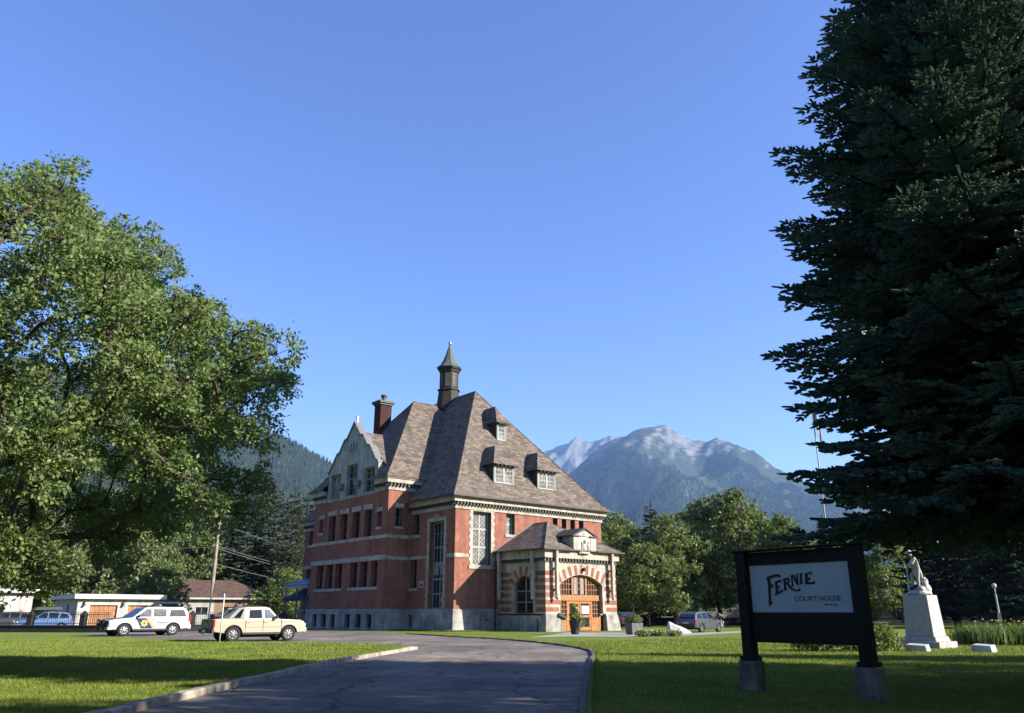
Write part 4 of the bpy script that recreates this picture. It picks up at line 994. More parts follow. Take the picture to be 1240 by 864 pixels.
for x0, x1 in ((7.76, 9.12), (9.16, 10.52)):
    k = MB(); d0, d1 = dw + .02, dw + .09
    k.mbox(mF, x0, x0 + .18, .04, 2.48, d0, d1); k.mbox(mF, x1 - .18, x1, .04, 2.48, d0, d1)
    for z0, z1 in ((.04, .34), (1.12, 1.30), (2.28, 2.48)): k.mbox(mF, x0 + .18, x1 - .18, z0, z1, d0 + .003, d1 - .003)
    dl = k.build('door', M_OAK, porch, bevel=.01)
    k = MB(); k.mbox(mF, x0 + .15, x1 - .15, .3, 2.32, d0 + .03, d1 - .02); k.build('pane', M_GLASS, dl)
    hx = x1 - .1 if x0 < 8 else x0 + .1; k = MB(); k.tube([mF(hx, 1.0, d0 - .06), mF(hx, 1.45, d0 - .06)], .018, 6); k.tube([mF(hx, 1.0, d0 - .06), mF(hx, 1.0, d0)], .014, 6); k.tube([mF(hx, 1.45, d0 - .06), mF(hx, 1.45, d0)], .014, 6); k.build('handle', M_GALV, dl)
k = MB(); k.mbox(mF, 9.4, 10.28, 1.42, 2.1, dw + .005, dw + .022); k.build('notice', M_WHITE, porch)
# arched side window of the porch
l2, r2, s2, c2 = SW; k = MB(); o1, _ = arch_pts(l2 + .001, r2 - .001, s2, c2 - .002); o2, _ = arch_pts(l2 + .13, r2 - .13, s2, c2 - .12)
for p, q, p2, q2 in zip(o1, o1[1:], o2, o2[1:]): k.hexa([mL(*p, .3), mL(*q, .3), mL(*q, .42), mL(*p, .42), mL(*p2, .3), mL(*q2, .3), mL(*q2, .42), mL(*p2, .42)])
k.mbox(mL, l2, l2 + .13, 1.46, s2, .3, .42); k.mbox(mL, r2 - .13, r2, 1.46, s2, .3, .42); k.mbox(mL, l2 + .13, r2 - .13, 1.46, 1.58, .3, .42)
sw_ = k.build('window', mat('redbrown_frame', (.12, .045, .025), .6, .3, 5.0), porch)
k = MB(); cx2 = (l2 + r2) / 2; k.mbox(mL, cx2 - .07, cx2 + .07, 1.58, c2 - .1, .29, .40)
for z in (2.38, 3.3): k.mbox(mL, l2 + .13, r2 - .13, z - .05, z + .05, .294, .396)
k.build('mullion', M_FRAMEG, sw_)
k = MB(); k.prism([(l2 + .1, 1.5)] + o2 + [(r2 - .1, 1.5)], lambda p, d: mL(*p, d), .36, .375); k.build('pane', M_GLASS, sw_)
k = MB(); k.lathe([(.12, 0), (.14, .06), (.13, .28), (.04, .33)], 10, mF(PC + .15, 4.98, -.2)); k.mbox(mF, PC + .11, PC + .19, 5.2, 5.28, -.2, .0); k.build('wall_lamp', M_DARKT, porch)
# meters and risers where porch meets the wall
k = MB()
for a, h in ((2.9, 1.0), (3.55, 1.35), (3.75, 1.1)): k.tube([(a, -.36, 0), (a, -.36, h), (a + .12, -.3, h + .08)], .05, 8)
k.box(3.3, 3.62, -.5, -.25, .95, 1.3); k.tube([(2.9, -.36, .9), (3.3, -.36, 1.15)], .035, 8); k.build('gas_meter', M_GALV, CH)
for a in (4.45,): k = MB(); k.tube([(a, -.22, -.1), (a, -.22, 5.6)], .06, 8); k.build('downspout', M_DARKT, CH)
for a in (5.8,): k = MB(); k.tube([mL(-5.55, -.1, -.2), mL(-5.55, 1.0, -.2)], .05, 8); k.build('riser', M_DARKT, CH)
# low side entrance with blue roof and awning behind the pavilion
k = MB(); k.hexa([(-2.55, 22.3, 4.25), (0, 22.3, 5.15), (0, 28.2, 5.15), (-2.55, 28.2, 4.25), (-2.55, 22.3, 4.37), (0, 22.3, 5.27), (0, 28.2, 5.27), (-2.55, 28.2, 4.37)]); se = k.build('side_entrance', M_SLBLUE, CH)
k = MB(); k.box(-2.62, -2.50, 22.25, 28.25, 4.02, 4.30); k.build('fascia', M_STONE, se)
k = MB(); k.hexa([(-2.5, 22.3, 3.0), (-.5, 22.3, 3.95), (-.5, 28.1, 3.95), (-2.5, 28.1, 3.0), (-2.5, 22.3, 3.05), (-.5, 22.3, 4.0), (-.5, 28.1, 4.0), (-2.5, 28.1, 3.05)]); k.box(-2.55, -2.5, 22.3, 28.1, 2.72, 3.06); k.build('awning', M_AWN, se)
for v in (22.6, 25.2, 27.8): k = MB(); k.box(-2.42, -2.28, v - .07, v + .07, 0, 4.1); k.build('post', M_FRAMEG, se)
k = MB(); k.box(-.06, .02, 24.0, 25.6, .1, 2.3); k.build('door', M_DARKT, se)

# ---------------------------------------------------------------- sign on the lawn
M_SIGNF = mat('sign_black_timber', (.006, .006, .007), .7, .3, 4.0, .2)
M_SIGNP = mat('sign_white_panel_sky_tint', (.56, .66, .78), .5, .10, 1.2)  # white board; blue of the reflected sky mixed into its colour
M_INK = mat('sign_dark_ink', (.02, .015, .035), .5, .2, 4.0)
SL, SR = Vector((4.89, 17.38, 0)), Vector((6.44, 15.32, 0)); sdir = (SR - SL).normalized()
sg = empty('sign', SL, math.atan2(sdir.y, sdir.x)); tag(sg, 'white lettered board in a black timber frame on two concrete footings', 'sign')
for x in (.02, 2.58): k = MB(); k.box(x - .22, x + .20, -.14, .16, -.2, .57); k.build('footing', mat('footing_concrete', (.27, .26, .25), .92, .5, 3.0, .5, col2=(.11, .11, .11), fine=18), sg, bevel=.02)
for x in (.0, 2.57):
    k = MB(); k.box(x - .11, x + .13, -.10, .12, .571, 2.72); pst = k.build('post', M_SIGNF, sg, bevel=.012)
    k = MB(); k.box(x - .15, x + .17, -.14, .16, .572, .66); k.build('post_shoe', M_SIGNF, pst)
k = MB(); k.box(.132, 2.458, -.02, .09, 2.44, 2.70); k.box(.132, 2.458, -.03, .10, .93, 1.51); k.box(.132, 2.458, -.035, .02, 1.40, 1.47); k.box(-.16, 2.75, -.13, .15, 2.721, 2.76); k.build('frame', M_SIGNF, sg, bevel=.01)
k = MB(); k.box(.17, 2.44, .0, .04, 1.495, 2.455); pn = k.build('panel', M_SIGNP, sg)
k = MB()
for i in range(6):
    for z in (1.50, 2.45): k.box(.28 + i * .41, .30 + i * .41, -.012, .0, z - .012, z + .012)
for z in (1.7, 2.0, 2.3):
    for x in (.18, 2.425): k.box(x, x + .02, -.012, .0, z - .01, z + .01)
k.build('clip', M_DARKT, pn)
LET = [[[0.579,2.199],[0.663,2.208],[0.667,2.082],[0.635,1.731],[0.674,1.692],[0.575,1.623],[0.583,1.731],[0.6,2.044]],[[0.579,2.199],[0.745,2.247],[0.853,2.253],[0.915,2.239],[0.912,2.172],[0.87,2.197],[0.787,2.2],[0.652,2.157]],[[0.649,2.047],[0.714,2.071],[0.72,1.979],[0.696,1.999],[0.652,1.994]],[[0.77,2.098],[0.831,2.11],[0.826,1.893],[0.766,1.865]],[[0.757,2.105],[0.918,2.143],[0.924,2.075],[0.894,2.101],[0.82,2.081]],[[0.824,2.009],[0.875,2.027],[0.874,1.979],[0.822,1.976]],[[0.734,1.836],[0.749,1.881],[0.822,1.903],[0.91,1.943],[0.923,1.958],[0.932,1.91],[0.806,1.86]],[[0.975,2.147],[1.035,2.164],[1.022,1.966],[1.043,1.944],[0.947,1.921],[0.968,1.958]],[[0.951,2.148],[1.067,2.181],[1.124,2.15],[1.122,2.098],[1.071,2.061],[1.019,2.053],[1.023,2.085],[1.069,2.1],[1.075,2.132],[1.054,2.144],[0.967,2.124]],[[1.04,2.056],[1.088,2.064],[1.147,1.986],[1.221,1.94],[1.289,1.939],[1.316,1.969],[1.352,1.949],[1.325,1.916],[1.24,1.908],[1.152,1.932],[1.085,1.989]],[[1.131,2.206],[1.2,2.221],[1.188,2.183],[1.188,2.039],[1.203,2.01],[1.132,1.996],[1.157,2.03],[1.158,2.184]],[[1.178,2.218],[1.23,2.227],[1.31,2.068],[1.308,2.03],[1.267,2.031]],[[1.254,2.232],[1.328,2.243],[1.316,2.22],[1.31,2.034],[1.279,2.034],[1.283,2.214]],[[1.347,2.246],[1.426,2.253],[1.412,2.229],[1.4,2.065],[1.418,2.046],[1.327,2.037],[1.348,2.063],[1.362,2.227]],[[1.481,2.239],[1.541,2.243],[1.529,2.058],[1.537,2.039],[1.441,2.036],[1.467,2.063]],[[1.454,2.238],[1.631,2.27],[1.63,2.192],[1.6,2.231],[1.534,2.217]],[[1.536,2.152],[1.583,2.168],[1.574,2.102],[1.537,2.122]],[[1.45,2.036],[1.527,2.077],[1.618,2.07],[1.671,2.101],[1.687,2.044],[1.614,2.033]]]
k = MB()
for p in LET: k.prism([(x, z) for x, z in p], lambda q, d: (q[0], d, q[1]), -.010, .002)
k.build('lettering', M_INK, pn)
for body, sz, x, z, st in (('COURT HOUSE', .134, 1.18, 1.722, 1.09), ('401 4th Ave', .060, 1.83, 1.632, .92)):
    text('lettering', body, sz, M_INK, pn, (x, -.003, z), (R(90), 0, 0), .002, sxy=(st, 1))

# ---------------------------------------------------------------- war memorial
M_GRAN = mat('pale_granite', (.40, .39, .365), .85, .22, 5.0, .3, fine=70)
M_GRAND = mat('statue_stone', (.45, .44, .41), .85, .35, 4.0, .4, fine=30, col2=(.30, .30, .28))
def insc_mat():
    m, nt, b = new_mat('inscribed_granite')
    v, ob = plane_vec(nt); s_ = nt.nodes.new('ShaderNodeSeparateXYZ'); nt.links.new(ob, s_.inputs[0])
    row = math_(nt, 'LESS_THAN', math_(nt, 'FRACT', math_(nt, 'MULTIPLY', s_.outputs[2], 11.0)), .5)
    n = noise(nt, mapping(nt, ob, (34, 34, 11)), 1.0, 2.0)
    t = math_(nt, 'MULTIPLY', row, math_(nt, 'GREATER_THAN', n, .5))
    base_ = ramp(nt, noise(nt, ob, 5.0, 5.0), [(.3, (.31, .30, .285)), (.7, (.42, .41, .385))])
    nt.links.new(mixc(nt, math_(nt, 'MULTIPLY', t, .35), base_, (.22, .22, .21)), b.inputs['Base Color']); b.inputs['Roughness'].default_value = .8
    return m
M_INSC = insc_mat()
mc_ = gnd(1141, 786.5); MR = GRID
wm = empty('war_memorial', mc_ + U * 1.0 + V * 1.05, MR); wm.scale = (.9, .9, .94); tag(wm, 'pale stone soldier memorial on a tapered inscribed pedestal', 'memorial')
def frustum(mb, a, b, z0, z1): mb.hexa([(-a, -a, z0), (a, -a, z0), (a, a, z0), (-a, a, z0), (-b, -b, z1), (b, -b, z1), (b, b, z1), (-b, b, z1)])
k = MB(); frustum(k, 1.05, 1.05, -.1, .30); frustum(k, .84, .78, .301, .52); k.build('step', M_GRAN, wm, bevel=.02)
k = MB(); frustum(k, .70, .60, .521, 2.42); k.build('pedestal', M_INSC, wm, bevel=.02)
FA = R(122)                                            # the figure looks left across the drive
k = MB(); random.seed(4)
k.lathe([(.62, 2.40), (.60, 2.50), (.54, 2.56), (.46, 2.64), (.2, 2.70)], 14, (0, 0, 0)); c_, s_ = math.cos(FA), math.sin(FA); rp = lambda x, y: (x * c_ - y * s_, x * s_ + y * c_, 0)
k.lathe([(.27, 2.5), (.21, 2.85), (.14, 3.15), (.05, 3.3)], 10, rp(-.32, 0)); k.lathe([(.26, 2.5), (.24, 2.8), (.1, 2.95)], 9, rp(-.42, -.28)); k.lathe([(.2, 2.5), (.2, 2.78), (.08, 2.85)], 9, rp(-.1, .3)); rko = k.build('rock', M_GRAND, wm, True)
dt = bpy.data.textures.new('rock_noise', 'CLOUDS'); dt.noise_scale = .25
md = rko.modifiers.new('sub', 'SUBSURF'); md.levels = md.render_levels = 2
md = rko.modifiers.new('rough', 'DISPLACE'); md.texture = dt; md.strength = .16; md.mid_level = .5
def skin_figure(name, verts, edges, radii, m, parent, root=0, sub=2):
    me = bpy.data.meshes.new(name); me.from_pydata(verts, edges, []); me.materials.append(m)
    o_ = link(name, me, parent)
    md_ = o_.modifiers.new('skin', 'SKIN'); md_.use_smooth_shade = True
    for i, r_ in enumerate(radii):
        sv = me.skin_vertices[0].data[i]; sv.radius = r_ if isinstance(r_, tuple) else (r_, r_); sv.use_root = (i == root)
    md_ = o_.modifiers.new('sub', 'SUBSURF'); md_.levels = md_.render_levels = sub
    return o_
# half seated on the rock, bowed over a rifle held upright in both hands (x forward, y to the figure's left)
S0 = 2.66
vs = [(-.10, 0, 1.00), (-.08, 0, 1.18), (-.02, 0, 1.40), (.05, 0, 1.54), (.13, 0, 1.64), (.20, 0, 1.71), (.25, 0, 1.80),
      (-.07, .12, .94), (-.01, .14, .50), (-.02, .15, .09), (.10, .16, .05), (.19, .16, .04),
      (-.07, -.12, .94), (.24, -.15, .72), (.16, -.16, .26), (.27, -.17, .20), (.36, -.17, .19),
      (.02, .20, 1.50), (.18, .25, 1.25), (.36, .10, 1.12), (.42, .03, 1.11),
      (.02, -.20, 1.50), (.19, -.25, 1.27), (.37, -.08, 1.17), (.42, -.02, 1.16)]
vs = [(x, y, z + S0) for x, y, z in vs]
es = [(0, 1), (1, 2), (2, 3), (3, 4), (4, 5), (5, 6), (0, 7), (7, 8), (8, 9), (9, 10), (10, 11), (0, 12), (12, 13), (13, 14), (14, 15), (15, 16), (2, 17), (17, 18), (18, 19), (19, 20), (2, 21), (21, 22), (22, 23), (23, 24)]
rd_ = [(.16, .13), (.15, .125), (.18, .14), (.10, .09), .065, (.105, .09), (.09, .08), .115, .09, .07, .06, .04, .115, .09, .07, .06, .04, .09, .075, .055, .045, .095, .075, .055, .045]
fig = skin_figure('person', vs, es, rd_, M_GRAND, wm); fig.rotation_euler = (0, 0, FA)
k = MB(); k.lathe([(.20, -.015), (.205, .0), (.13, .03), (.118, .09), (.05, .13), (.01, .135)], 14, (0, 0, 0)); ht = k.build('hat', M_GRAND, wm, True); hp_ = rp(.22, 0); ht.location = (hp_[0], hp_[1], S0 + 1.79); ht.rotation_euler = (0, .32, FA)
k = MB(); k.prism([(.06, S0 + 1.10), (-.16, S0 + 1.12), (-.26, S0 + .85), (-.30, S0 + .52), (-.12, S0 + .50), (.12, S0 + .66), (.12, S0 + .9)], lambda p, d: (p[0], d, p[1]), -.15, .15); ck_ = k.build('greatcoat', M_GRAND, wm, True, bevel=.09, seg=3); ck_.rotation_euler = (0, 0, FA)
k = MB(); k.tube([(.43, 0, S0 + 1.24), (.43, 0, S0 + .55), (.44, 0, S0 - .02)], [.03, .04, .055], 7); k.box(.40, .50, -.035, .035, S0 - .04, S0 + .24); rf_g = k.build('rifle', M_GRAND, wm); rf_g.rotation_euler = (0, 0, FA)
for i, (px, py, lb) in enumerate(((1113, 789.5, 'low white stone block in front of the memorial step'), (1193, 790, 'low white stone block beside the iris bed'))):
    p = gnd(px, py); k = MB(); k.hexa([(-.48, -.2, -.05), (.42, -.2, -.05), (.42, .2, -.05), (-.48, .2, -.05), (-.44, -.17, .27), (.36, -.17, .24), (.36, .18, .30), (-.44, .18, .32)])
    tag(k.build('stone_block', mat('white_stone', (.55, .54, .51), .85, .25, 4.0, .4), None, bevel=.025, loc=p, rz=GRID - R(90 + 12 * i)), lb, 'stone block', 'low stone blocks by the memorial')

# ---------------------------------------------------------------- vehicles (local x forward, y left)
M_TYRE = mat('tyre', (.018, .018, .018), .9, .3, 20.0); M_RIM = mat('alloy_rim', (.35, .36, .37), .35, .1, 10.0, metal=.85)
M_PLAST = mat('black_plastic', (.02, .02, .022), .65, .2, 8.0); M_CGLASS = glass_mat('car_glass', (.008, .010, .012), .05, .35)
M_CGLASSL = glass_mat('car_glass_clear', (.09, .11, .11), .05, .4)
M_LAMP = mat('headlamp', (.55, .58, .6), .15, .1, 12.0, coat=.6); M_TAIL = mat('tail_lamp', (.30, .012, .012), .2, .2, 12.0, coat=.6); M_CHROME = mat('chrome', (.6, .6, .6), .2, .1, 8.0, metal=.95)
M_CHASSIS = mat('underbody', (.01, .01, .01), .95, .2, 8.0)
def car_paint(name, col): return mat(name, col, .35, .06, .8, coat=.7)
def wheel(root, x, y, r, wd, side, spokes, rim=None):
    yo = y; k = MB(); pr = [(r * .60, -wd / 2), (r * .92, -wd / 2), (r, -wd * .34), (r, wd * .34), (r * .92, wd / 2), (r * .60, wd / 2), (r * .58, wd * .2)]
    n = 28; b = 0
    for (ra, h) in pr:
        for q in range(n): k.v.append((x + ra * math.cos(6.2832 * q / n), yo + h * side, r + ra * math.sin(6.2832 * q / n)))
    for i in range(len(pr) - 1):
        for q in range(n): j = (q + 1) % n; k.f.append([i * n + q, i * n + j, (i + 1) * n + j, (i + 1) * n + q]); k.m.append(0)
    w_ = k.build('wheel', M_TYRE, root, True)
    k = MB(); o_ = yo + side * wd * .30
    def ring(r0, r1, y0, y1):
        bb_ = len(k.v)
        for ra, yy in ((r0, y0), (r1, y0), (r1, y1), (r0, y1)):
            for q in range(n): k.v.append((x + ra * math.cos(6.2832 * q / n), yy, r + ra * math.sin(6.2832 * q / n)))
        for i in range(4):
            for q in range(n): j = (q + 1) % n; k.f.append([bb_ + i * n + q, bb_ + i * n + j, bb_ + ((i + 1) % 4) * n + j, bb_ + ((i + 1) % 4) * n + q]); k.m.append(0)
    ring(r * .52, r * .63, o_ - .03 * side, o_ + .035 * side)
    for s in range(spokes):
        a = 6.2832 * s / spokes + .3; da = .62 * 3.1416 / spokes
        p = lambda ra, an, yy: (x + ra * math.cos(an), yy, r + ra * math.sin(an))
        k.hexa([p(r * .1, a - da * 1.6, o_ - .02 * side), p(r * .56, a - da * .75, o_ - .02 * side), p(r * .56, a + da * .75, o_ - .02 * side), p(r * .1, a + da * 1.6, o_ - .02 * side), p(r * .1, a - da * 1.6, o_ + .03 * side), p(r * .56, a - da * .7, o_ + .015 * side), p(r * .56, a + da * .7, o_ + .015 * side), p(r * .1, a + da * 1.6, o_ + .03 * side)])
    ring(.0, r * .15, o_ - .02 * side, o_ + .045 * side); k.build('rim', rim or M_RIM, w_)
    k = MB(); ring2 = [(x + r * .58 * math.cos(6.2832 * q / n), o_ - .06 * side, r + r * .58 * math.sin(6.2832 * q / n)) for q in range(n)]; k.poly(ring2); k.build('brake_disc', M_CHASSIS, w_)
    return w_
def arch_curve(cx_, r, z0, n=10):
    a0 = math.asin(max(-1, min(1, (z0 - r * .93) / (r * 1.22)))); return [(cx_ + r * 1.22 * math.cos(t), r * .93 + r * 1.22 * math.sin(t)) for t in np.linspace(a0, math.pi - a0, n)]
def vehicle(root, sp):
    W = sp['w'] / 2; r = sp['r']; xf, xr = sp['xf'], sp['xr']; zs = sp['sill']
    prof = list(sp['lower'])                          # from rear sill up and over to the front sill
    lowp = prof + arch_curve(xf, r, zs) + arch_curve(xr, r, zs)
    k = MB(); belt = sp['belt']
    def fn(p, d): 
        tz = (p[1] - .4) * .03; return (p[0], d * (1 - tz - .03 * max(0, abs(p[0] - sp.get('mid', 0)) - sp['len'] * .42) / (sp['len'] * .08)), p[1])
    k.prism(lowp, fn, -W, W); body = k.build('body', sp['paint'], root, bevel=.055, seg=3)
    k = MB(); k.box(xr - .5, xf + .5, -W + .25, W - .25, .25, belt - .15); k.build('underbody', M_CHASSIS, root)
    gh = sp['green']; zt = max(p[1] for p in gh); ti = sp.get('tumble', .17)
    gy = lambda z: (W - .05) - ti * max(0, (z - belt)) / (zt - belt)
    k = MB(); n = len(gh)
    for s in (-1, 1): k.v += [(p[0], s * gy(p[1]), p[1]) for p in gh]
    k.f.append(list(range(n))[::-1]); k.f.append(list(range(n, 2 * n))); k.m += [0, 0]
    for i in range(n): j = (i + 1) % n; k.f.append([i, j, n + j, n + i]); k.m.append(0)
    cab = k.build('cabin', sp.get('cabpaint', sp['paint']), root, bevel=.05, seg=3)
    for poly_, gm in sp['sidewin']:
        for s in (-1, 1):
            k = MB(); k.prism(poly_, lambda p, d: (p[0], s * (gy(p[1]) + d), p[1]), -.02, .006); k.build('side_window', gm, cab)
    for nm, (a, b), m_, ins in sp['endwin']:
        k = MB(); (x0, z0), (x1, z1) = a, b; dx, dz = x1 - x0, z1 - z0; L_ = math.hypot(dx, dz); nx_, nz_ = -dz / L_, dx / L_
        if nz_ < 0: nx_, nz_ = -nx_, -nz_
        e = .008; y0, y1 = gy(z0) - ins, gy(z1) - ins
        k.hexa([(x0 - nx_ * .02, -y0, z0 - nz_ * .02), (x0 - nx_ * .02, y0, z0 - nz_ * .02), (x1 - nx_ * .02, y1, z1 - nz_ * .02), (x1 - nx_ * .02, -y1, z1 - nz_ * .02), (x0 + nx_ * e, -y0, z0 + nz_ * e), (x0 + nx_ * e, y0, z0 + nz_ * e), (x1 + nx_ * e, y1, z1 + nz_ * e), (x1 + nx_ * e, -y1, z1 + nz_ * e)])
        k.build(nm, m_, cab)
    for x in (xf, xr):
        for s in (-1, 1):
            wheel(root, x, s * (W - .13), r, .25, s, sp.get('spokes', 6))
            k = MB(); pts = arch_curve(x, r, zs, 12); outp = [(x + (p[0] - x) * 1.055, r * .93 + (p[1] - r * .93) * 1.055) for p in pts]
            for p, q, p2, q2 in zip(pts, pts[1:], outp, outp[1:]): k.hexa([(p[0], s * (W - .12), p[1]), (q[0], s * (W - .12), q[1]), (q2[0], s * (W - .12), q2[1]), (p2[0], s * (W - .12), p2[1]), (p[0], s * (W + .012), p[1]), (q[0], s * (W + .012), q[1]), (q2[0], s * (W + .008), q2[1]), (p2[0], s * (W + .008), p2[1])])
            k.build('wheel_arch', sp.get('archm', sp['paint']), root)  # a dark archm paints in the shaded gap above the tyre
    for s in (-1, 1):
        k = MB(); mx, mz = sp['mirror']; k.hexa([(mx, s * (W + .02), mz), (mx + .12, s * (W + .02), mz), (mx + .1, s * (W + .24), mz + .02), (mx, s * (W + .24), mz + .02), (mx, s * (W + .02), mz + .19), (mx + .1, s * (W + .02), mz + .19), (mx + .07, s * (W + .24), mz + .2), (mx, s * (W + .24), mz + .2)]); k.build('mirror', sp.get('mirm', M_PLAST), root, bevel=.02)
        for x in sp.get('handles', ()): k = MB(); k.box(x - .10, x + .10, s * W * .985, s * (W * .985 + s * 0) + s * .02, belt - .16, belt - .12) if s > 0 else k.box(x - .10, x + .10, s * W * .985 - .02, s * W * .985, belt - .16, belt - .12); k.build('door_handle', sp.get('handm', sp['paint']), root)
        for x0, x1, z0, z1 in sp.get('seams', ()): k = MB(); k.box(x0, x1, *sorted((s * (W - .02), s * (W + .0025))), z0, z1); k.build('door_seam', M_PLAST, root)
        k = MB(); k.box(sp['stepx'][0], sp['stepx'][1], *sorted((s * (W - .25), s * (W + .015))), zs - .06, zs + .05); k.build('running_board', M_PLAST, root)
    return body

# white patrol vehicle
SH = empty('patrol_car', gnd(173, 770.0), R(227)); SH.scale = (1.07, 1, 1); tag(SH, 'white patrol car with a blue door panel, gold star and black push bar', 'patrol car')
PW = car_paint('white_car_paint', (.42, .42, .42))
suv = dict(w=2.02, len=5.3, r=.40, xf=1.62, xr=-1.50, sill=.42, belt=1.16, paint=PW, cabpaint=PW,
    lower=[(-2.62, .48), (-2.66, .75), (-2.60, 1.16), (1.25, 1.19), (2.30, 1.10), (2.52, 1.0), (2.60, .72), (2.58, .45)][::1],
    green=[(-2.58, 1.14), (-2.36, 1.80), (-2.1, 1.88), (-.2, 1.91), (.35, 1.86), (1.22, 1.17)],
    sidewin=[([(-2.36, 1.24), (-2.2, 1.72), (-1.28, 1.75), (-1.18, 1.24)], M_CGLASS), ([(-.98, 1.24), (-1.04, 1.76), (-.16, 1.79), (-.14, 1.24)], M_CGLASS), ([(-.02, 1.24), (-.04, 1.79), (.30, 1.76), (.92, 1.24)], M_CGLASS)],
    endwin=[('windscreen', ((.42, 1.80), (1.15, 1.22)), M_CGLASS, .12), ('rear_window', ((-2.54, 1.26), (-2.38, 1.76)), M_CGLASS, .14)],
    mirror=(.80, 1.20), handles=(-.85, .18), seams=((-.09, -.075, .5, 1.17), (.98, .995, .5, 1.17), (-1.12, -1.105, .75, 1.17)), stepx=(-1.05, 1.1), spokes=6, archm=M_PLAST, mirm=M_PLAST)
vehicle(SH, suv)
k = MB(); k.box(2.48, 2.63, -.72, .72, .62, 1.0); k.build('grille', M_PLAST, SH, bevel=.02)
k = MB(); k.hexa([(1.2, -.72, 1.196), (2.3, -.70, 1.106), (2.3, .70, 1.106), (1.2, .72, 1.196), (1.2, -.72, 1.212), (2.3, -.70, 1.122), (2.3, .70, 1.122), (1.2, .72, 1.212)]); k.build('hood_wrap', M_PLAST, SH)
for s in (-1, 1): k = MB(); k.box(2.36, 2.60, *sorted((s * .72, s * .99)), .84, 1.0); k.build('headlight', M_LAMP, SH, bevel=.03); k = MB(); k.box(-2.67, -2.5, *sorted((s * .86, s * 1.0)), .95, 1.36); k.build('tail_light', M_TAIL, SH, bevel=.02)
k = MB()
for y in (-.42, .42): k.prism([(2.66, .40), (2.78, .38), (2.82, .95), (2.76, 1.12), (2.68, 1.10)], lambda p, d: (p[0], d, p[1]), y - .06, y + .06)
k.tube([(2.72, -.85, .55), (2.76, -.42, .6), (2.76, .42, .6), (2.72, .85, .55)], .045, 8); k.tube([(2.62, -.95, .95), (2.76, -.42, 1.02), (2.76, .42, 1.02), (2.62, .95, .95)], .04, 8); k.tube([(2.5, -.98, .62), (2.7, -.9, .6), (2.62, -.95, .95)], .03, 6); k.tube([(2.5, .98, .62), (2.7, .9, .6), (2.62, .95, .95)], .03, 6); k.build('push_bar', M_PLAST, SH)
k = MB(); k.box(-.05, .2, -.62, .62, 1.915, 1.99); k.build('light_bar', M_PLAST, SH, bevel=.02)
k = MB(); k.box(2.3, 2.66, -.98, .98, .42, .62); k.build('front_bumper', PW, SH, bevel=.04); k = MB(); k.box(-2.72, -2.5, -.98, .98, .42, .72); k.build('rear_bumper', PW, SH, bevel=.04)
M_BLUE = mat('livery_blue', (.010, .022, .085), .6, .1, 3.0, spec=.2); M_GOLD = mat('livery_gold', (.42, .30, .05), .6, .15, 6.0, spec=.2)
for s in (-1, 1):
    Wd = 1.022; pn_ = lambda p, d: (p[0], s * (Wd + d) * (1 - (p[1] - .4) * .03), p[1])
    k = MB(); k.prism([(.96, 1.16), (.60, .50), (-.12, .50), (.30, 1.16)], pn_, -.01, .004); lv = k.build('livery_panel', M_BLUE, SH)
    k = MB(); k.prism([(.24, 1.16), (.12, 1.16), (-.32, .50), (-.18, .50)], pn_, -.01, .004); k.build('livery_stripe', M_GOLD, lv)
    k = MB(); st = []
    for i in range(14):
        a = 6.2832 * i / 14 + .1; ra = .27 if i % 2 == 0 else .18; st.append((.42 + ra * math.cos(a), .83 + ra * math.sin(a)))
    k.prism(st, pn_, .004, .009); so_ = k.build('star_badge', M_GOLD, lv)
    k = MB(); k.prism([(.42 + .06 * math.cos(6.2832 * i / 12), .83 + .06 * math.sin(6.2832 * i / 12)) for i in range(12)], pn_, .009, .013); k.build('badge_centre', M_BLUE, so_)
    text('lettering', 'SHERIFF', .23, mat('livery_grey_gold', (.20, .17, .10), .6, .1, 5.0), SH, (-.36 if s > 0 else -1.22, s * 1.019, .80), (R(90), 0, R(180) if s > 0 else 0), .002, sxy=(.92, 1))

# cream crew pickup with sloping sail panels
TK = empty('pickup_truck', gnd(313, 777.0) + V * .75, R(39)); TK.scale = (.96, .96, .95); tag(TK, 'cream crew cab pickup truck with grey sail panels and alloy wheels', 'pickup truck')
PC_ = car_paint('cream_car_paint', (.36, .31, .215)); PG = mat('grey_cladding', (.20, .20, .19), .6, .15, 6.0)
pk_ = dict(w=2.01, len=5.6, r=.42, xf=1.72, xr=-1.58, sill=.46, belt=1.20, paint=PC_,
    lower=[(-2.72, .55), (-2.76, .9), (-2.74, 1.25), (-1.0, 1.23), (1.10, 1.24), (2.40, 1.19), (2.66, 1.10), (2.78, .78), (2.72, .5)],
    green=[(-1.20, 1.18), (-1.08, 1.82), (-.95, 1.90), (.20, 1.93), (.52, 1.87), (1.16, 1.2)],
    sidewin=[([(-.72, 1.28), (-.70, 1.74), (.02, 1.77), (.06, 1.28)], M_CGLASS), ([(.20, 1.28), (.18, 1.79), (.48, 1.77), (.93, 1.30)], M_CGLASSL)],
    endwin=[('windscreen', ((.57, 1.81), (1.10, 1.25)), M_CGLASSL, .12), ('rear_window', ((-1.21, 1.26), (-1.09, 1.74)), M_CGLASS, .14)],
    mirror=(.80, 1.24), handles=(-.70, .30), seams=((-.92, -.908, .55, 1.24), (.12, .132, .55, 1.24), (1.24, 1.252, .55, 1.2), (-.9, 1.24, .80, .808)), stepx=(-1.05, 1.15), spokes=7, archm=M_PLAST, mirm=M_PLAST)
vehicle(TK, pk_)
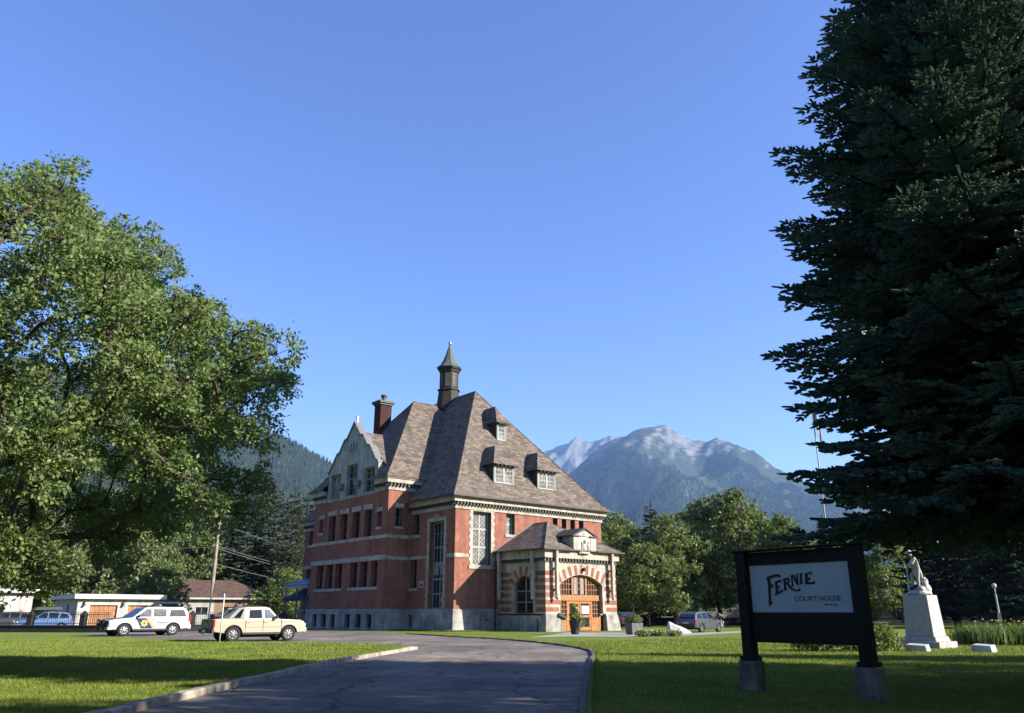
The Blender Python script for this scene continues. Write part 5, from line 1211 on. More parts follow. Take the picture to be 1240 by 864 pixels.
for s in (-1, 1):
    k = MB(); f = lambda p, d: (p[0], s * (.93 + d - .10 * (p[1] - 1.2)), p[1])
    k.prism([(-2.55, 1.24), (-1.55, 1.24), (-1.15, 1.80), (-1.0, 1.84), (-1.0, 1.22), (-1.02, 1.22), (-1.10, 1.86), (-1.5, 1.72)], f, -.07, .03) if False else None
    k.prism([(-1.98, 1.24), (-1.70, 1.24), (-1.22, 1.76), (-.98, 1.82), (-.98, 1.88), (-1.36, 1.84)], f, -.03, .03); k.prism([(-2.5, 1.24), (-.98, 1.24), (-.98, 1.31), (-2.4, 1.28)], f, -.03, .028); k.prism([(-1.24, 1.31), (-.98, 1.31), (-.98, 1.83), (-1.06, 1.80)], f, -.03, .026); k.build('sail_panel', PG, TK, bevel=.012)
    k = MB(); k.prism([(-1.62, 1.31), (-1.24, 1.31), (-1.08, 1.77), (-1.2, 1.76)], f, -.02, .012); k.build('side_window', M_CGLASS, TK)
    k = MB(); k.prism([(-2.38, 1.25), (-1.9, 1.25), (-1.34, 1.78), (-1.46, 1.80)], f, -.40, -.02); k.build('buttress_window', M_PLAST, TK)
    k = MB(); k.box(-2.77, -2.66, *sorted((s * .88, s * 1.0)), .80, 1.22); k.build('tail_light', M_TAIL, TK, bevel=.015)
    k = MB(); k.box(2.52, 2.76, *sorted((s * .66, s * .98)), .78, 1.0); k.build('headlight', M_LAMP, TK, bevel=.03)
    k = MB(); k.box(-.95, .05, *sorted((s * .62, s * .68)), 1.93, 1.97); k.box(-.9, -.82, *sorted((s * .62, s * .68)), 1.86, 1.93); k.box(-.1, -.02, *sorted((s * .62, s * .68)), 1.88, 1.93); k.build('roof_rail', M_PLAST, TK)
k = MB(); k.box(-2.5, -1.0, -.80, .80, 1.245, 1.30); k.build('bed_cover', M_PLAST, TK, bevel=.02)
k = MB(); k.box(-2.79, -2.70, -.86, .86, .72, 1.24); tg = k.build('tailgate', mat('shaded_tailgate', (.16, .15, .10), .5, .2, 3.0), TK, bevel=.02)  # cream paint darkened here for the shade on the rear face
k = MB(); k.box(-2.83, -2.78, -.14, .14, 1.08, 1.16); k.build('handle', M_PLAST, tg)
k = MB(); k.box(-2.90, -2.66, -.98, .98, .48, .70); k.build('rear_bumper', M_PLAST, TK, bevel=.03); k = MB(); k.tube([(-2.9, 0, .45), (-3.05, 0, .45)], .04, 8); k.box(-2.93, -2.90, -.26, .26, .52, .66); k.build('hitch', M_CHROME, TK)
k = MB(); k.box(-2.6, -2.1, -.4, .3, 1.30, 1.52); k.build('cargo_bag', M_PLAST, TK, bevel=.08)
k = MB(); k.box(2.55, 2.86, -.97, .97, .48, .76); k.build('front_bumper', PC_, TK, bevel=.05); k = MB(); k.box(2.66, 2.80, -.6, .6, .80, 1.02); k.build('grille', M_CHROME, TK, bevel=.02)

def small_suv(name, loc, rz, paint, label, cat, group=None, sc_=1.0):
    e_ = empty(name, loc, rz); tag(e_, label, cat, group)
    sp = dict(w=1.82, len=4.5, r=.34, xf=1.35, xr=-1.32, sill=.34, belt=1.0, paint=paint,
        lower=[(-2.18, .42), (-2.24, .68), (-2.16, 1.04), (1.0, 1.02), (1.95, .90), (2.16, .74), (2.2, .5), (2.15, .36)],
        green=[(-2.14, 1.0), (-1.90, 1.42), (-1.6, 1.57), (-.4, 1.63), (.1, 1.58), (1.05, 1.0)],
        sidewin=[([(-1.9, 1.08), (-1.68, 1.40), (-1.2, 1.48), (-1.08, 1.06)], M_CGLASS), ([(-.98, 1.06), (-1.04, 1.49), (-.28, 1.53), (-.24, 1.06)], M_CGLASS), ([(-.14, 1.06), (-.16, 1.53), (.12, 1.50), (.80, 1.06)], M_CGLASS)],
        endwin=[('windscreen', ((.16, 1.54), (1.0, 1.04)), M_CGLASS, .12), ('rear_window', ((-2.09, 1.08), (-1.88, 1.42)), M_CGLASS, .14)],
        mirror=(.62, 1.02), handles=(-.85, .12), seams=((-.19, -.178, .45, 1.0), (.85, .862, .45, 1.0)), stepx=(-.9, .95), spokes=5, archm=paint, mirm=paint, tumble=.2)
    vehicle(e_, sp)
    for s in (-1, 1):
        k_ = MB(); k_.box(-2.25, -2.02, *sorted((s * .62, s * .90)), .86, 1.05); k_.build('tail_light', M_TAIL, e_, bevel=.03); k_ = MB(); k_.box(1.9, 2.17, *sorted((s * .52, s * .88)), .70, .84); k_.build('headlight', M_LAMP, e_, bevel=.03)
    k_ = MB(); k_.box(-2.30, -2.1, -.86, .86, .38, .62); k_.build('rear_bumper', M_PLAST, e_, bevel=.05); k_ = MB(); k_.box(2.05, 2.24, -.86, .86, .34, .58); k_.build('front_bumper', paint, e_, bevel=.05)
    k_ = MB(); k_.box(-2.262, -2.235, -.26, .26, .68, .80); k_.build('number_plate', M_WHITE, e_)
    return e_
small_suv('parked_car', gnd(849, 766.3) + Vector((.3, 1.2, 0)), R(46), car_paint('charcoal_car_paint', (.045, .052, .055)), 'charcoal hatchback parked behind the pale boulder', 'car')
bc = small_suv('parked_car', Vector((colx(50, 73), 73, 0)), GRID + math.pi, car_paint('blue_car_paint', (.05, .125, .29)), 'blue car with a black roof box behind the iron fence', 'car')
k = MB(); k.hexa([(-1.3, -.42, 1.72), (1.0, -.42, 1.72), (1.0, .42, 1.72), (-1.3, .42, 1.72), (-1.25, -.38, 2.02), (.7, -.34, 2.0), (.7, .34, 2.0), (-1.25, .38, 2.02)]); k.box(-.9, -.84, -.7, .7, 1.6, 1.72); k.box(.1, .16, -.7, .7, 1.58, 1.72); k.build('roof_box', M_PLAST, bc, bevel=.05)
small_suv('parked_car', Vector((colx(4, 78), 78, 0)), GRID + math.pi, car_paint('black_car_paint', (.02, .02, .022)), 'black car at the far end of the iron fence', 'car')
small_suv('parked_car', Vector((colx(757, 86), 86, 0)), R(95), car_paint('dark_car_paint', (.03, .032, .035)), 'dark car half hidden behind the porch corner', 'car')

# ---------------------------------------------------------------- fences
M_IRON = mat('black_iron', (.015, .015, .016), .6, .2, 8.0); M_WALLD = mat('dark_stone', (.022, .021, .020), .95, .4, 2.0, .5, fine=12)
def iron_fence(name, p, q, label, n_pillars, wall_h=.55, rail=True):
    d = (q - p); L = d.length; e_ = empty(name, p, math.atan2(d.y, d.x)); tag(e_, label, 'fence')
    k = MB(); k.box(0, L, -.22, .22, -.1, wall_h - .1); k.box(-.02, L + .02, -.28, .28, wall_h - .1, wall_h); k.build('base_wall', M_WALLD, e_, bevel=.02)
    if rail:
        k = MB(); n = int(L / .16)
        for i in range(n): x = L * (i + .5) / n; k.box(x - .012, x + .012, -.012, .012, wall_h, wall_h + .95); k.box(x - .022, x + .022, -.02, .02, wall_h + .93, wall_h + 1.03)
        for z in (wall_h + .12, wall_h + .80): k.box(0, L, -.02, .02, z, z + .04)
        k.build('railing', M_IRON, e_)
    for i in range(n_pillars):
        x = L * (i + .5) / n_pillars
        k = MB(); k.box(x - .21, x + .21, -.21, .21, -.1, wall_h + .75); k.hexa([(x - .27, -.27, wall_h + .752), (x + .27, -.27, wall_h + .752), (x + .27, .27, wall_h + .752), (x - .27, .27, wall_h + .752), (x - .06, -.06, wall_h + 1.12), (x + .06, -.06, wall_h + 1.12), (x + .06, .06, wall_h + 1.12), (x - .06, .06, wall_h + 1.12)]); k.build('pillar', M_WALLD, e_, bevel=.02)
iron_fence('iron_fence', Vector((-60, 70.5, 0)), Vector((-32.5, 67.6, 0)), 'black iron railing with dark stone pillars in front of the white garage', 6)
iron_fence('iron_fence', Vector((-29, 70.2, 0)), Vector((-19.5, 78.5, 0)), 'low dark railing wall behind the two parked vehicles', 3)
iron_fence('iron_fence', Vector((7, 106, 0)), Vector((95, 101, 0)), 'long dark low wall with pillars along the far edge of the lawn', 16, .95, True)
M_PLANK = mat('bleached_planks', (.36, .33, .28), .9, .35, .8, .3, col2=(.20, .18, .15))
def plank_fence(p, q, h, label):
    d = q - p; L = d.length; e_ = empty('board_fence', p, math.atan2(d.y, d.x)); tag(e_, label, 'fence')
    k = MB(); n = int(L / .2)
    for i in range(n): x = L * i / n; k.box(x + .006, x + L / n - .006, -.015, .015, .05, h + random.uniform(-.05, .05))
    k.build('boards', M_PLANK, e_)
    k = MB()
    for z in (.4, h - .4): k.box(0, L, .016, .06, z, z + .09)
    k.build('rail', M_PLANK, e_)
plank_fence(Vector((19, 133, 0)), Vector((48, 131.5, 0)), 2.2, 'bleached board fence across the street behind the charcoal hatchback')
plank_fence(Vector((52, 131, 0)), Vector((100, 128, 0)), 2.2, 'long bleached board fence behind the memorial')

# ---------------------------------------------------------------- houses
M_SIDW = brick_mat('white_siding', (.56, .555, .53), (.53, .525, .50), (.42, .41, .39), 40.0, .20, .012, .7, .3, (.5, .48, .44), .3)
M_GDOOR = mat('tan_garage_door', (.30, .13, .048), .6, .25, 1.5); M_ROOFB = brick_mat('brown_shingle', (.17, .105, .075), (.13, .08, .06), (.06, .045, .035), .5, .16, .012, .9, .5, (.08, .06, .05), .4)
M_TANB = brick_mat('tan_brick', (.42, .26, .17), (.36, .21, .13), (.42, .38, .32), .30, .10, .01, .9, .3, (.2, .15, .1), .3)
M_YEL = mat('pale_yellow_siding', (.66, .62, .42), .8, .15, .8); M_ROOFG = mat('flat_roof_felt', (.10, .10, .10), .9, .3, 1.0)
def front_at(px, Y): return Vector((colx(px, Y), Y, 0))
# white garage (local x along U, y along V)
g0 = front_at(89, 77); GR = empty('garage', g0, GRID); tag(GR, 'white flat roofed garage with two tan panelled doors', 'garage')
gw, gd, gh_ = 7.3, 9.0, 2.75
k = MB(); mp = lambda a, z, d: (a, d, z); gdr = [(1.1, 3.5, .05, 2.2), (4.45, 6.95, .05, 2.2)]
wall(k, mp, 0, gw, -.1, gh_, gdr, .25); wall(k, lambda a, z, d: (d, a, z), 0, gd, -.1, gh_, [(3.2, 4.1, 1.25, 2.3)], .15); k.box(.02, gw, gd - .1, gd, -.1, gh_); k.box(gw - .1, gw, .02, gd - .1, -.1, gh_); k.build('wall', M_SIDW, GR)
k = MB(); k.box(-.45, gw + .5, -.5, gd + .4, gh_, gh_ + .42); rf_ = k.build('roof', M_WHITE, GR, bevel=.02)
k = MB(); k.box(-.43, gw + .48, -.48, gd + .38, gh_ + .421, gh_ + .45); k.build('felt', M_ROOFG, rf_)
for a, b, z0, z1 in gdr:
    k = MB(); k.box(a, b, .2, .25, z0, z1)
    for i in range(6):
        for j in range(4): k.box(a + (b - a) * i / 6 + .05, a + (b - a) * (i + 1) / 6 - .05, .17, .2, z0 + (z1 - z0) * j / 4 + .06, z0 + (z1 - z0) * (j + 1) / 4 - .06)
    k.build('garage_door', M_GDOOR, GR, bevel=.01)
window(GR, lambda a, z, d: (d, a, z), 3.2, 4.1, 1.25, 2.3, .12, M_FRAMEL, vbars=[.5])
for x in (.55, 3.95): k = MB(); k.box(x - .06, x + .06, -.22, 0, 2.3, 2.5); k.hexa([(x - .1, -.3, 2.1), (x + .1, -.3, 2.1), (x + .1, -.1, 2.1), (x - .1, -.1, 2.1), (x - .05, -.24, 2.32), (x + .05, -.24, 2.32), (x + .05, -.14, 2.32), (x - .05, -.14, 2.32)]); k.build('wall_lamp', M_PLAST, GR)
k = MB(); k.box(gw + .51, gw + 3.0, 3.0, 8, gh_ - .35, gh_ - .15); cp_ = k.build('carport', M_WHITE, GR)
for y in (3.1, 7.9): k = MB(); k.box(gw + 2.8, gw + 2.95, y - .07, y + .07, 0, gh_ - .5); k.build('post', M_WHITE, cp_)
# bungalow with a brown hipped roof
hw, hd, hh_ = 16.5, 10.0, 3.3
HRZ = R(22); h1 = front_at(326, 117); HB = empty('bungalow', h1 - Vector((math.cos(HRZ), math.sin(HRZ), 0)) * hw, HRZ); tag(HB, 'single storey bungalow with brown hipped roof and tan brick end', 'bungalow')
k = MB(); wops = [(1.2, 2.9, .9, 2.2), (4.6, 5.6, .1, 2.2), (6.6, 8.2, 1.2, 2.25), (10.2, 12.6, 1.15, 2.3)]
wall(k, mp, 0, 9.0, -.1, hh_, wops[:3], .15); k.box(0, .1, .02, hd, -.1, hh_); k.box(hw - .1, hw, .02, hd, -.1, hh_); k.box(.1, hw - .1, hd - .1, hd, -.1, hh_); k.build('wall', M_SIDW, HB)
k = MB(); wall(k, mp, 9.002, hw, -.1, hh_, [wops[3]], .15); k.build('wall', M_TANB, HB)
for o_ in (wops[0], wops[2]): window(HB, mp, *o_, .12, M_FRAMEL, vbars=[.5])
window(HB, mp, *wops[3], .12, M_FRAMEL, vbars=[.33])
k = MB(); k.box(4.62, 5.58, .1, .15, .1, 2.18); k.box(4.75, 5.45, .08, .1, 1.2, 2.0); k.build('door', mat('yellow_door', (.55, .40, .16), .6, .2, 3.0), HB)
k = MB(); hip(k, 0, hw, 0, hd, 6.0, False, [(.5, hh_), (.48, hh_ + .2), (.1, hh_ + .42)], (5.0, hw - 5.0), (hd / 2, hd / 2)); hr_ = k.build('roof', M_ROOFB, HB)
k = MB(); k.box(-.55, hw + .55, -.57, -.502, hh_ - .03, hh_ + .19); k.box(hw + .502, hw + .57, -.5, hd + .55, hh_ - .03, hh_ + .19); k.box(-.57, -.502, -.5, hd + .55, hh_ - .03, hh_ + .19); k.build('fascia', M_WHITE, hr_)
k = MB()
for i in range(12): k.box(3.2 + i * .32, 3.26 + i * .32, -1.85, -1.79, .3, 1.0)
k.box(3.2, 6.9, -1.87, -1.77, 1.0, 1.06); k.box(3.2, 6.9, -1.9, 0, .1, .28); k.build('porch_rail', mat('stained_deck', (.22, .12, .07), .8, .3, 2.0), HB)
# white building further left
w1 = front_at(34, 92); WB = empty('outbuilding', w1 - U * 12, GRID); tag(WB, 'white flat roofed building at the left end of the street', 'outbuilding')
k = MB(); wall(k, mp, 0, 12, -.1, 3.6, [(3, 4.6, 1.0, 2.4), (8, 9.4, 1.0, 2.4)], .2); k.box(0, .1, .02, 8, -.1, 3.6); k.box(11.9, 12, .02, 8, -.1, 3.6); k.box(.1, 11.9, 7.9, 8, -.1, 3.6); k.build('wall', M_SIDW, WB)
for o_ in ((3, 4.6, 1.0, 2.4), (8, 9.4, 1.0, 2.4)): window(WB, mp, *o_, .15, M_FRAMEL, vbars=[.5])
k = MB(); k.box(-.5, 12.6, -.6, 8.5, 3.6, 4.0); k.build('roof', M_WHITE, WB, bevel=.02)
# pale yellow house behind the porch, small blue and white houses behind the memorial
def cottage(px, Y, w_, d_, h_, m, label, rz=GRID):
    e_ = empty('cottage', front_at(px, Y), rz); tag(e_, label, 'cottage')
    k = MB(); ops = [(w_ * .15, w_ * .35, 1.0, 2.2), (w_ * .62, w_ * .85, 1.0, 2.2)]; wall(k, mp, 0, w_, -.1, h_, ops, .15); k.box(0, .1, .02, d_, -.1, h_); k.box(w_ - .1, w_, .02, d_, -.1, h_); k.box(.1, w_ - .1, d_ - .1, d_, -.1, h_)
    for x in (.05, w_ - .05): k.prism([(0, h_), (d_, h_), (d_ / 2, h_ + d_ * .28)], lambda p, d: (x + d, p[0], p[1]), -.05, .05)
    k.build('wall', m, e_)
    for o_ in ops: window(e_, mp, *o_, .12, M_FRAMEL, vbars=[.5])
    k = MB(); k.prism([(-.5, h_ - .12), (d_ / 2, h_ + d_ * .28 + .16), (d_ + .5, h_ - .12), (d_ + .5, h_ - .28), (d_ / 2, h_ + d_ * .28), (-.5, h_ - .28)], lambda p, d: (d, p[0], p[1]), -.4, w_ + .4); k.build('roof', M_ROOFB, e_)
    k = MB(); k.box(w_ * .44, w_ * .54, .06, .1, 0, 2.1); k.build('door', M_WHITE, e_)
cottage(760, 135, 9, 8, 3.1, M_YEL, 'pale yellow house between the trees right of the porch', R(-8))
cottage(1180, 150, 10, 8, 3.0, mat('blue_siding', (.30, .36, .45), .8, .15, .8), 'grey blue house behind the spruces at the right', R(-20))
cottage(1062, 150, 9, 8, 3.0, M_SIDW, 'white house behind the board fence and memorial', R(-12))

# ---------------------------------------------------------------- poles, lamps, planters, small things
M_WOODP = mat('weathered_pole', (.30, .26, .22), .95, .35, 3.0, .4); M_WIRE = mat('wire', (.20, .20, .19), .7, .1, 5.0)
up_ = front_at(250.5, 66); UP = empty('utility_pole', up_); tag(UP, 'weathered wooden utility pole carrying wires past the bungalow', 'utility pole')
k = MB(); k.tube([(0, 0, -.2), (.02, 0, 4), (0, 0, 8.75)], [.16, .14, .11], 10); k.build('pole', M_WOODP, UP)
k = MB(); k.tube([(0, -.1, 8.3), (0, -.16, 8.55)], .05, 8); k.tube([(.05, -.1, 6.7), (.05, -.2, 6.7)], .05, 8); k.build('insulator', M_WHITE, UP)
def wire(z0, p1, z1, sag):
    k = MB(); a = Vector((0, -.12, z0)); b_ = Vector((p1[0] - up_.x, p1[1] - up_.y, z1)); pts = []
    for i in range(17): t = i / 16; q = a.lerp(b_, t); q.z -= sag * 4 * t * (1 - t); pts.append(q)
    k.tube(pts, .014, 5); k.build('wire', M_WIRE, UP)
for z, zz in ((8.5, 8.9), (6.7, 7.0), (6.5, 6.7), (5.3, 5.4)): wire(z, (-20, 126), zz, .9)
for z, zz in ((8.5, 8.8), (6.6, 6.6)): wire(z, (-75, 60), zz, .7)
st_ = gnd(265.5, 778.6); k = MB(); k.tube([(0, 0, -.1), (.01, 0, 2.45)], [.035, .033], 8); k.lathe([(.034, 2.3), (.04, 2.45), (.01, 2.5)], 8); tag(k.build('marker_pole', M_WHITE, None, True, loc=st_), 'thin white marker pole at the lawn edge behind the pickup', 'marker pole')
# two low path lamps on thin stems
for px, py, lb in ((680.5, 770.5, 'black headed garden spotlight on a thin white stem beside the porch'), (874.5, 767.5, 'black headed garden spotlight on a stem near the charcoal hatchback')):
    e_ = empty('garden_light', gnd(px, py), R(20)); tag(e_, lb, 'garden light', 'garden lights on the lawn')
    k = MB(); k.tube([(0, 0, -.1), (.02, 0, 1.15)], .035, 8); k.box(-.05, .05, -.05, .05, .55, .75); k.build('stem', M_GALV, e_)
    k = MB(); k.tube([(-.28, 0, 1.36), (.10, 0, 1.22), (.30, 0, 1.12)], [.17, .19, .12], 10); k.tube([(.02, 0, 1.1), (.02, 0, 1.26)], .05, 8); k.build('lamp_head', M_PLAST, e_)
def plant_mesh(name, parent, n, rad, h, size, m, seed, z0=0.0, droop=.2):
    g_ = np.random.default_rng(seed); P = g_.normal(0, .5, (n, 3)); P = unit(P) * g_.uniform(.3, 1, (n, 1)) ** .5
    P = P * np.array([rad, rad, h * .5]) + np.array([0, 0, z0 + h * .5]); N_ = unit(g_.normal(0, 1, (n, 3)) + np.array([0, 0, .7])); T_ = g_.normal(0, 1, (n, 3)) + np.array([0, 0, .5 - droop])
    s_ = size * g_.uniform(.6, 1.4, n); v, f = leaf_quads(P, T_, N_, s_, s_ * g_.uniform(.35, .6, n)); return link(name, mesh_arrays(name, v, f, [m]), parent)
def blooms(name, parent, n, rad, z0, h, r, m, seed):
    g_ = np.random.default_rng(seed); k = MB()
    for _ in range(n):
        a = g_.uniform(0, 6.28); q = rad * math.sqrt(g_.uniform(0, 1)); z = z0 + h * g_.uniform(.2, 1); s_ = r * g_.uniform(.7, 1.3)
        k.lathe([(s_ * .2, -s_ * .6), (s_ * .8, -s_ * .2), (s_, .2 * s_), (s_ * .5, s_ * .5)], 7, (q * math.cos(a), q * math.sin(a), z))
    k.build(name, m, parent)
M_FYEL = mat('yellow_petal', (.70, .50, .04), .7, .2, 9.0); M_FRED = mat('red_petal', (.42, .03, .04), .7, .3, 9.0); M_FPNK = mat('pale_petal', (.62, .50, .52), .7, .3, 9.0)
e_ = empty('planter', gnd(696.5, 768.6)); e_.scale = (.82, .82, .85); tag(e_, 'black round urn of yellow flowers beside the oak entrance doors', 'planter')
k = MB(); k.lathe([(.34, -.05), (.36, .1), (.46, .8), (.52, 1.05), (.56, 1.07), (.54, 1.14), (.46, 1.10), (.42, 1.0)], 16); k.build('urn', M_PLAST, e_, True)
plant_mesh('foliage', e_, 420, .50, 1.0, .20, M_BROAD, 3, 1.0); blooms('flowers', e_, 9, .16, 1.9, .7, .11, M_FYEL, 4); q = plant_mesh('foliage', e_, 260, .55, .9, .18, M_WILLOW, 9, .55); q.location = (.45, -.2, 0); q = plant_mesh('foliage', e_, 120, .22, 1.0, .2, M_WILLOW, 29, 1.6)
e_ = empty('planter', gnd(768, 768.8), R(25)); e_.scale = (.66, .66, .66); tag(e_, 'grey square box planter with trailing flowers right of the porch', 'planter')
k = MB(); k.hexa([(-.62, -.62, -.05), (.62, -.62, -.05), (.62, .62, -.05), (-.62, .62, -.05), (-.74, -.74, 1.22), (.74, -.74, 1.22), (.74, .74, 1.22), (-.74, .74, 1.22)]); k.build('box', mat('grey_planter', (.17, .16, .15), .9, .3, 2.0, .3), e_, bevel=.03)
plant_mesh('foliage', e_, 900, 1.0, 1.1, .26, M_BROAD, 5, 1.0); blooms('flowers', e_, 14, .7, 1.2, .6, .1, M_FPNK, 6); k = MB(); k.tube([(0, 0, 1.2), (.03, 0, 3.2)], .05, 6); k.build('stake', M_DARKT, e_)
k = MB(); k.hexa([(-1.1, -.6, -.1), (1.15, -.55, -.1), (1.1, .6, -.1), (-1.05, .65, -.1), (-1.0, -.35, 1.05), (1.05, -.35, .22), (1.0, .4, .30), (-.85, .4, 1.25)]); bo = k.build('boulder', mat('pale_boulder', (.46, .45, .43), .9, .35, 2.5, .5, fine=14), None, True, loc=gnd(822, 767.3), rz=R(10)); bo.scale = (.85, .8, .78)
md = bo.modifiers.new('edge', 'BEVEL'); md.width = .16; md.segments = 2
bo.modifiers.new('sub', 'SUBSURF').render_levels = 3; md = bo.modifiers.new('rough', 'DISPLACE'); t_r = bpy.data.textures.new('boulder_noise', 'VORONOI'); t_r.noise_scale = .6; md.texture = t_r; md.strength = .14
tag(bo, 'pale wedge shaped boulder on the lawn right of the flower bed', 'boulder')
e_ = empty('flower_bed', gnd(794, 770.8)); e_.scale = (.66, .66, .8); tag(e_, 'low bed of mixed leaves and pale blooms between planter and boulder', 'flower bed')
for i, (dx, dy, m_) in enumerate(((-1.5, -1.2, M_BROAD), (-.6, .3, M_WILLOW), (.4, -.5, M_BROAD), (1.1, .6, M_WILLOW), (1.9, -.2, M_BROAD))):
    q = plant_mesh('foliage', e_, 420, .85, .5, .20, m_, 30 + i); q.location = (dx, dy, 0)
q = blooms('flowers', e_, 20, 1.9, .28, .25, .11, M_FPNK, 8); blooms('flowers', e_, 12, 1.9, .25, .22, .10, M_FYEL, 18)
e_ = empty('flower_bed', gnd(1025, 789)); tag(e_, 'straggling bed of leafy stalks on the lawn behind the sign', 'flower bed')
for i in range(8):
    q = plant_mesh('foliage', e_, 380, .55, .75 + .35 * (i % 3 == 0), .17, (M_BROAD, M_WILLOW)[i % 2], 50 + i); q.location = (-1.9 + i * .56, random.uniform(-.4, .5), 0)
blooms('flowers', e_, 10, 1.4, .35, .3, .07, M_FRED, 19)
# iris bed
g_ = np.random.default_rng(77); n = 5200; ic = gnd(1240, 781); P = np.stack([g_.uniform(-3.0, 5.5, n), g_.normal(0, .8, n), g_.uniform(.15, .55, n)], -1)
s_ = g_.uniform(.6, 1.25, n); P[:, 2] = s_ * .42; v, f = leaf_quads(P, g_.normal(0, .20, (n, 3)) + np.array([0, 0, 1]), unit(g_.normal(0, 1, (n, 3)) * np.array([1, 1, .1])), s_, np.full(n, .05))
e_ = empty('iris_bed', ic); tag(e_, 'dense bed of tall iris blades right of the memorial', 'flower bed')
link('foliage', mesh_arrays('iris', v, f, [leaf_mat('iris_leaf', (.05, .10, .02), (.14, .20, .05), .3, .45, 3.0)]), e_); q = blooms('flowers', e_, 34, 2.4, .85, .35, .06, M_FYEL, 21)
# leaning white post with a meter box, bench, flagpole, street lamp
wp_ = Vector((colx(1214, 66), 66, 0)); e_ = empty('lamp_post', wp_, R(-30)); tag(e_, 'white post with a small box and globe lamp beyond the iris bed', 'lamp post'); e_.rotation_euler = (0, R(0), R(-30))
k = MB(); k.tube([(0, 0, -.1), (0, 0, 2.95)], [.09, .07], 10); k.box(-.13, .13, -.15, .11, .6, 1.5); k.build('post', mat('dull_white', (.42, .42, .41), .7, .2, 3.0), e_); k = MB(); k.lathe([(.08, 3.4), (.15, 3.46), (.18, 3.6), (.12, 3.72), (.04, 3.76)], 12); k.tube([(0, 0, 2.95), (0, 0, 3.42)], .04, 8); k.build('globe', MATS['dull_white'], e_, True)
e_ = empty('bench', front_at(1063, 71), R(-10)); tag(e_, 'pale plank bench on the far lawn left of the memorial', 'bench')
k = MB(); k.box(-1.0, 1.0, -.2, .2, .72, .78); k.build('seat', M_PLANK, e_); 
for x in (-.8, .8): k = MB(); k.box(x - .05, x + .05, -.18, .18, 0, .72); k.build('leg', M_PLANK, e_)
fpB = front_at(1016, 62); e_ = empty('flagpole', fpB); tag(e_, 'tall white flagpole with a red and white flag behind the spruce boughs', 'flagpole')
k = MB(); k.tube([(0, 0, -.2), (0, 0, 10), (0, 0, 18.3)], [.08, .06, .04], 10); k.build('pole', mat('pole_grey', (.32, .33, .34), .5, .1, 4.0), e_); k = MB(); k.lathe([(.05, 18.3), (.12, 18.38), (.12, 18.48), (.02, 18.56)], 10); k.build('finial', M_CHROME, e_)
k = MB(); nx_ = 12
for i in range(nx_):
    for j in range(2):
        x0, x1 = .06 + 2.2 * i / nx_, .06 + 2.2 * (i + 1) / nx_; sw = lambda x: .16 * math.sin(x * 4) * min(1, x); dr = lambda x: -1.0 * x
        z0, z1 = 16.3 + j * .75, 16.3 + (j + 1) * .75; k.mi = 0 if (i < 3 or i >= 9) else 1
        k.poly([(x0 * .22, sw(x0), z0 + dr(x0)), (x1 * .22, sw(x1), z0 + dr(x1)), (x1 * .22, sw(x1), z1 + dr(x1)), (x0 * .22, sw(x0), z1 + dr(x0))])
fl = k.build('flag', [mat('flag_red', (.50, .02, .03), .8, .1, 3.0), M_WHITE], e_, True)
e_ = empty('street_lamp', front_at(822, 100)); tag(e_, 'grey street lamp with a flat double head among the far trees', 'street lamp')
k = MB(); k.tube([(0, 0, -.1), (0, 0, 5.6)], [.09, .07], 8); k.build('pole', mat('dull_steel', (.12, .12, .12), .7, .2, 5.0), e_); k = MB(); k.box(-.9, .9, -.12, .12, 5.6, 5.75); k.box(-1.0, -.4, -.18, .18, 5.52, 5.6); k.box(.4, 1.0, -.18, .18, 5.52, 5.6); k.build('lamp_head', M_DARKT, e_)

# ---------------------------------------------------------------- trees
def in_poly(x, y, P):
    c = False; n = len(P)
    for i in range(n):
        (x1, y1), (x2, y2) = P[i], P[i - 1]
        if (y1 > y) != (y2 > y) and x < (x2 - x1) * (y - y1) / (y2 - y1) + x1: c = not c
    return c
# big ash-like tree at the left: lobed crown 10 m in radius
MT = empty('maple_tree', (-15.6, 20.5, 0)); tag(MT, 'large spreading leafy maple overhanging the left lawn', 'tree')
prof = [(1.9, 6.0), (2.6, 7.8), (3.6, 9.0), (4.6, 9.6), (6.0, 9.5), (7.6, 10.3), (8.7, 9.9), (9.7, 8.0), (10.6, 6.9), (12.2, 5.0), (13.6, 3.0), (15.2, .8)]
outl_ = [(-900, 60), (-200, 170), (-30, 208), (20, 222), (45, 220), (52, 238), (76, 222), (72, 250), (92, 262), (126, 262), (150, 280), (185, 290), (192, 312), (215, 340), (240, 360), (252, 372), (256, 396), (290, 402), (310, 394), (338, 410), (352, 420), (352, 440), (374, 456), (345, 474), (322, 484), (330, 506), (310, 524), (290, 548), (304, 576), (346, 600), (326, 622), (285, 618), (268, 645), (242, 664), (195, 642), (168, 645), (176, 668), (150, 670), (90, 640), (66, 625), (54, 690), (34, 705), (-100, 720), (-900, 760)]
def acc(p):
    d = Vector((p[0] - 15.6, p[1] + 20.5, p[2] - CAM_H)); f = d.y * math.cos(PITCH) + d.z * math.sin(PITCH)
    if p[2] < 4.2 and rng.uniform() > .75: return False
    return in_poly(CX + FPX * d.x / f, CY - FPX * (d.z * math.cos(PITCH) - d.y * math.sin(PITCH)) / f, outl_)
rng = np.random.default_rng(5)
cl = clump_cloud(640, prof, (0, 0), mind=.76, shell=.50, accept=acc, tries=140000)
cr_ = rng.uniform(.50, .90, len(cl)); sel = rng.uniform(0, 1, len(cl)) < .45
ex_ = cl[sel] + (unit(cl[sel] - np.array([0, 0, 6.0])) + np.array([0, 0, .35]) + rng.normal(0, .3, (sel.sum(), 3))) * (cr_[sel] * rng.uniform(.6, 1.0, sel.sum()))[:, None]
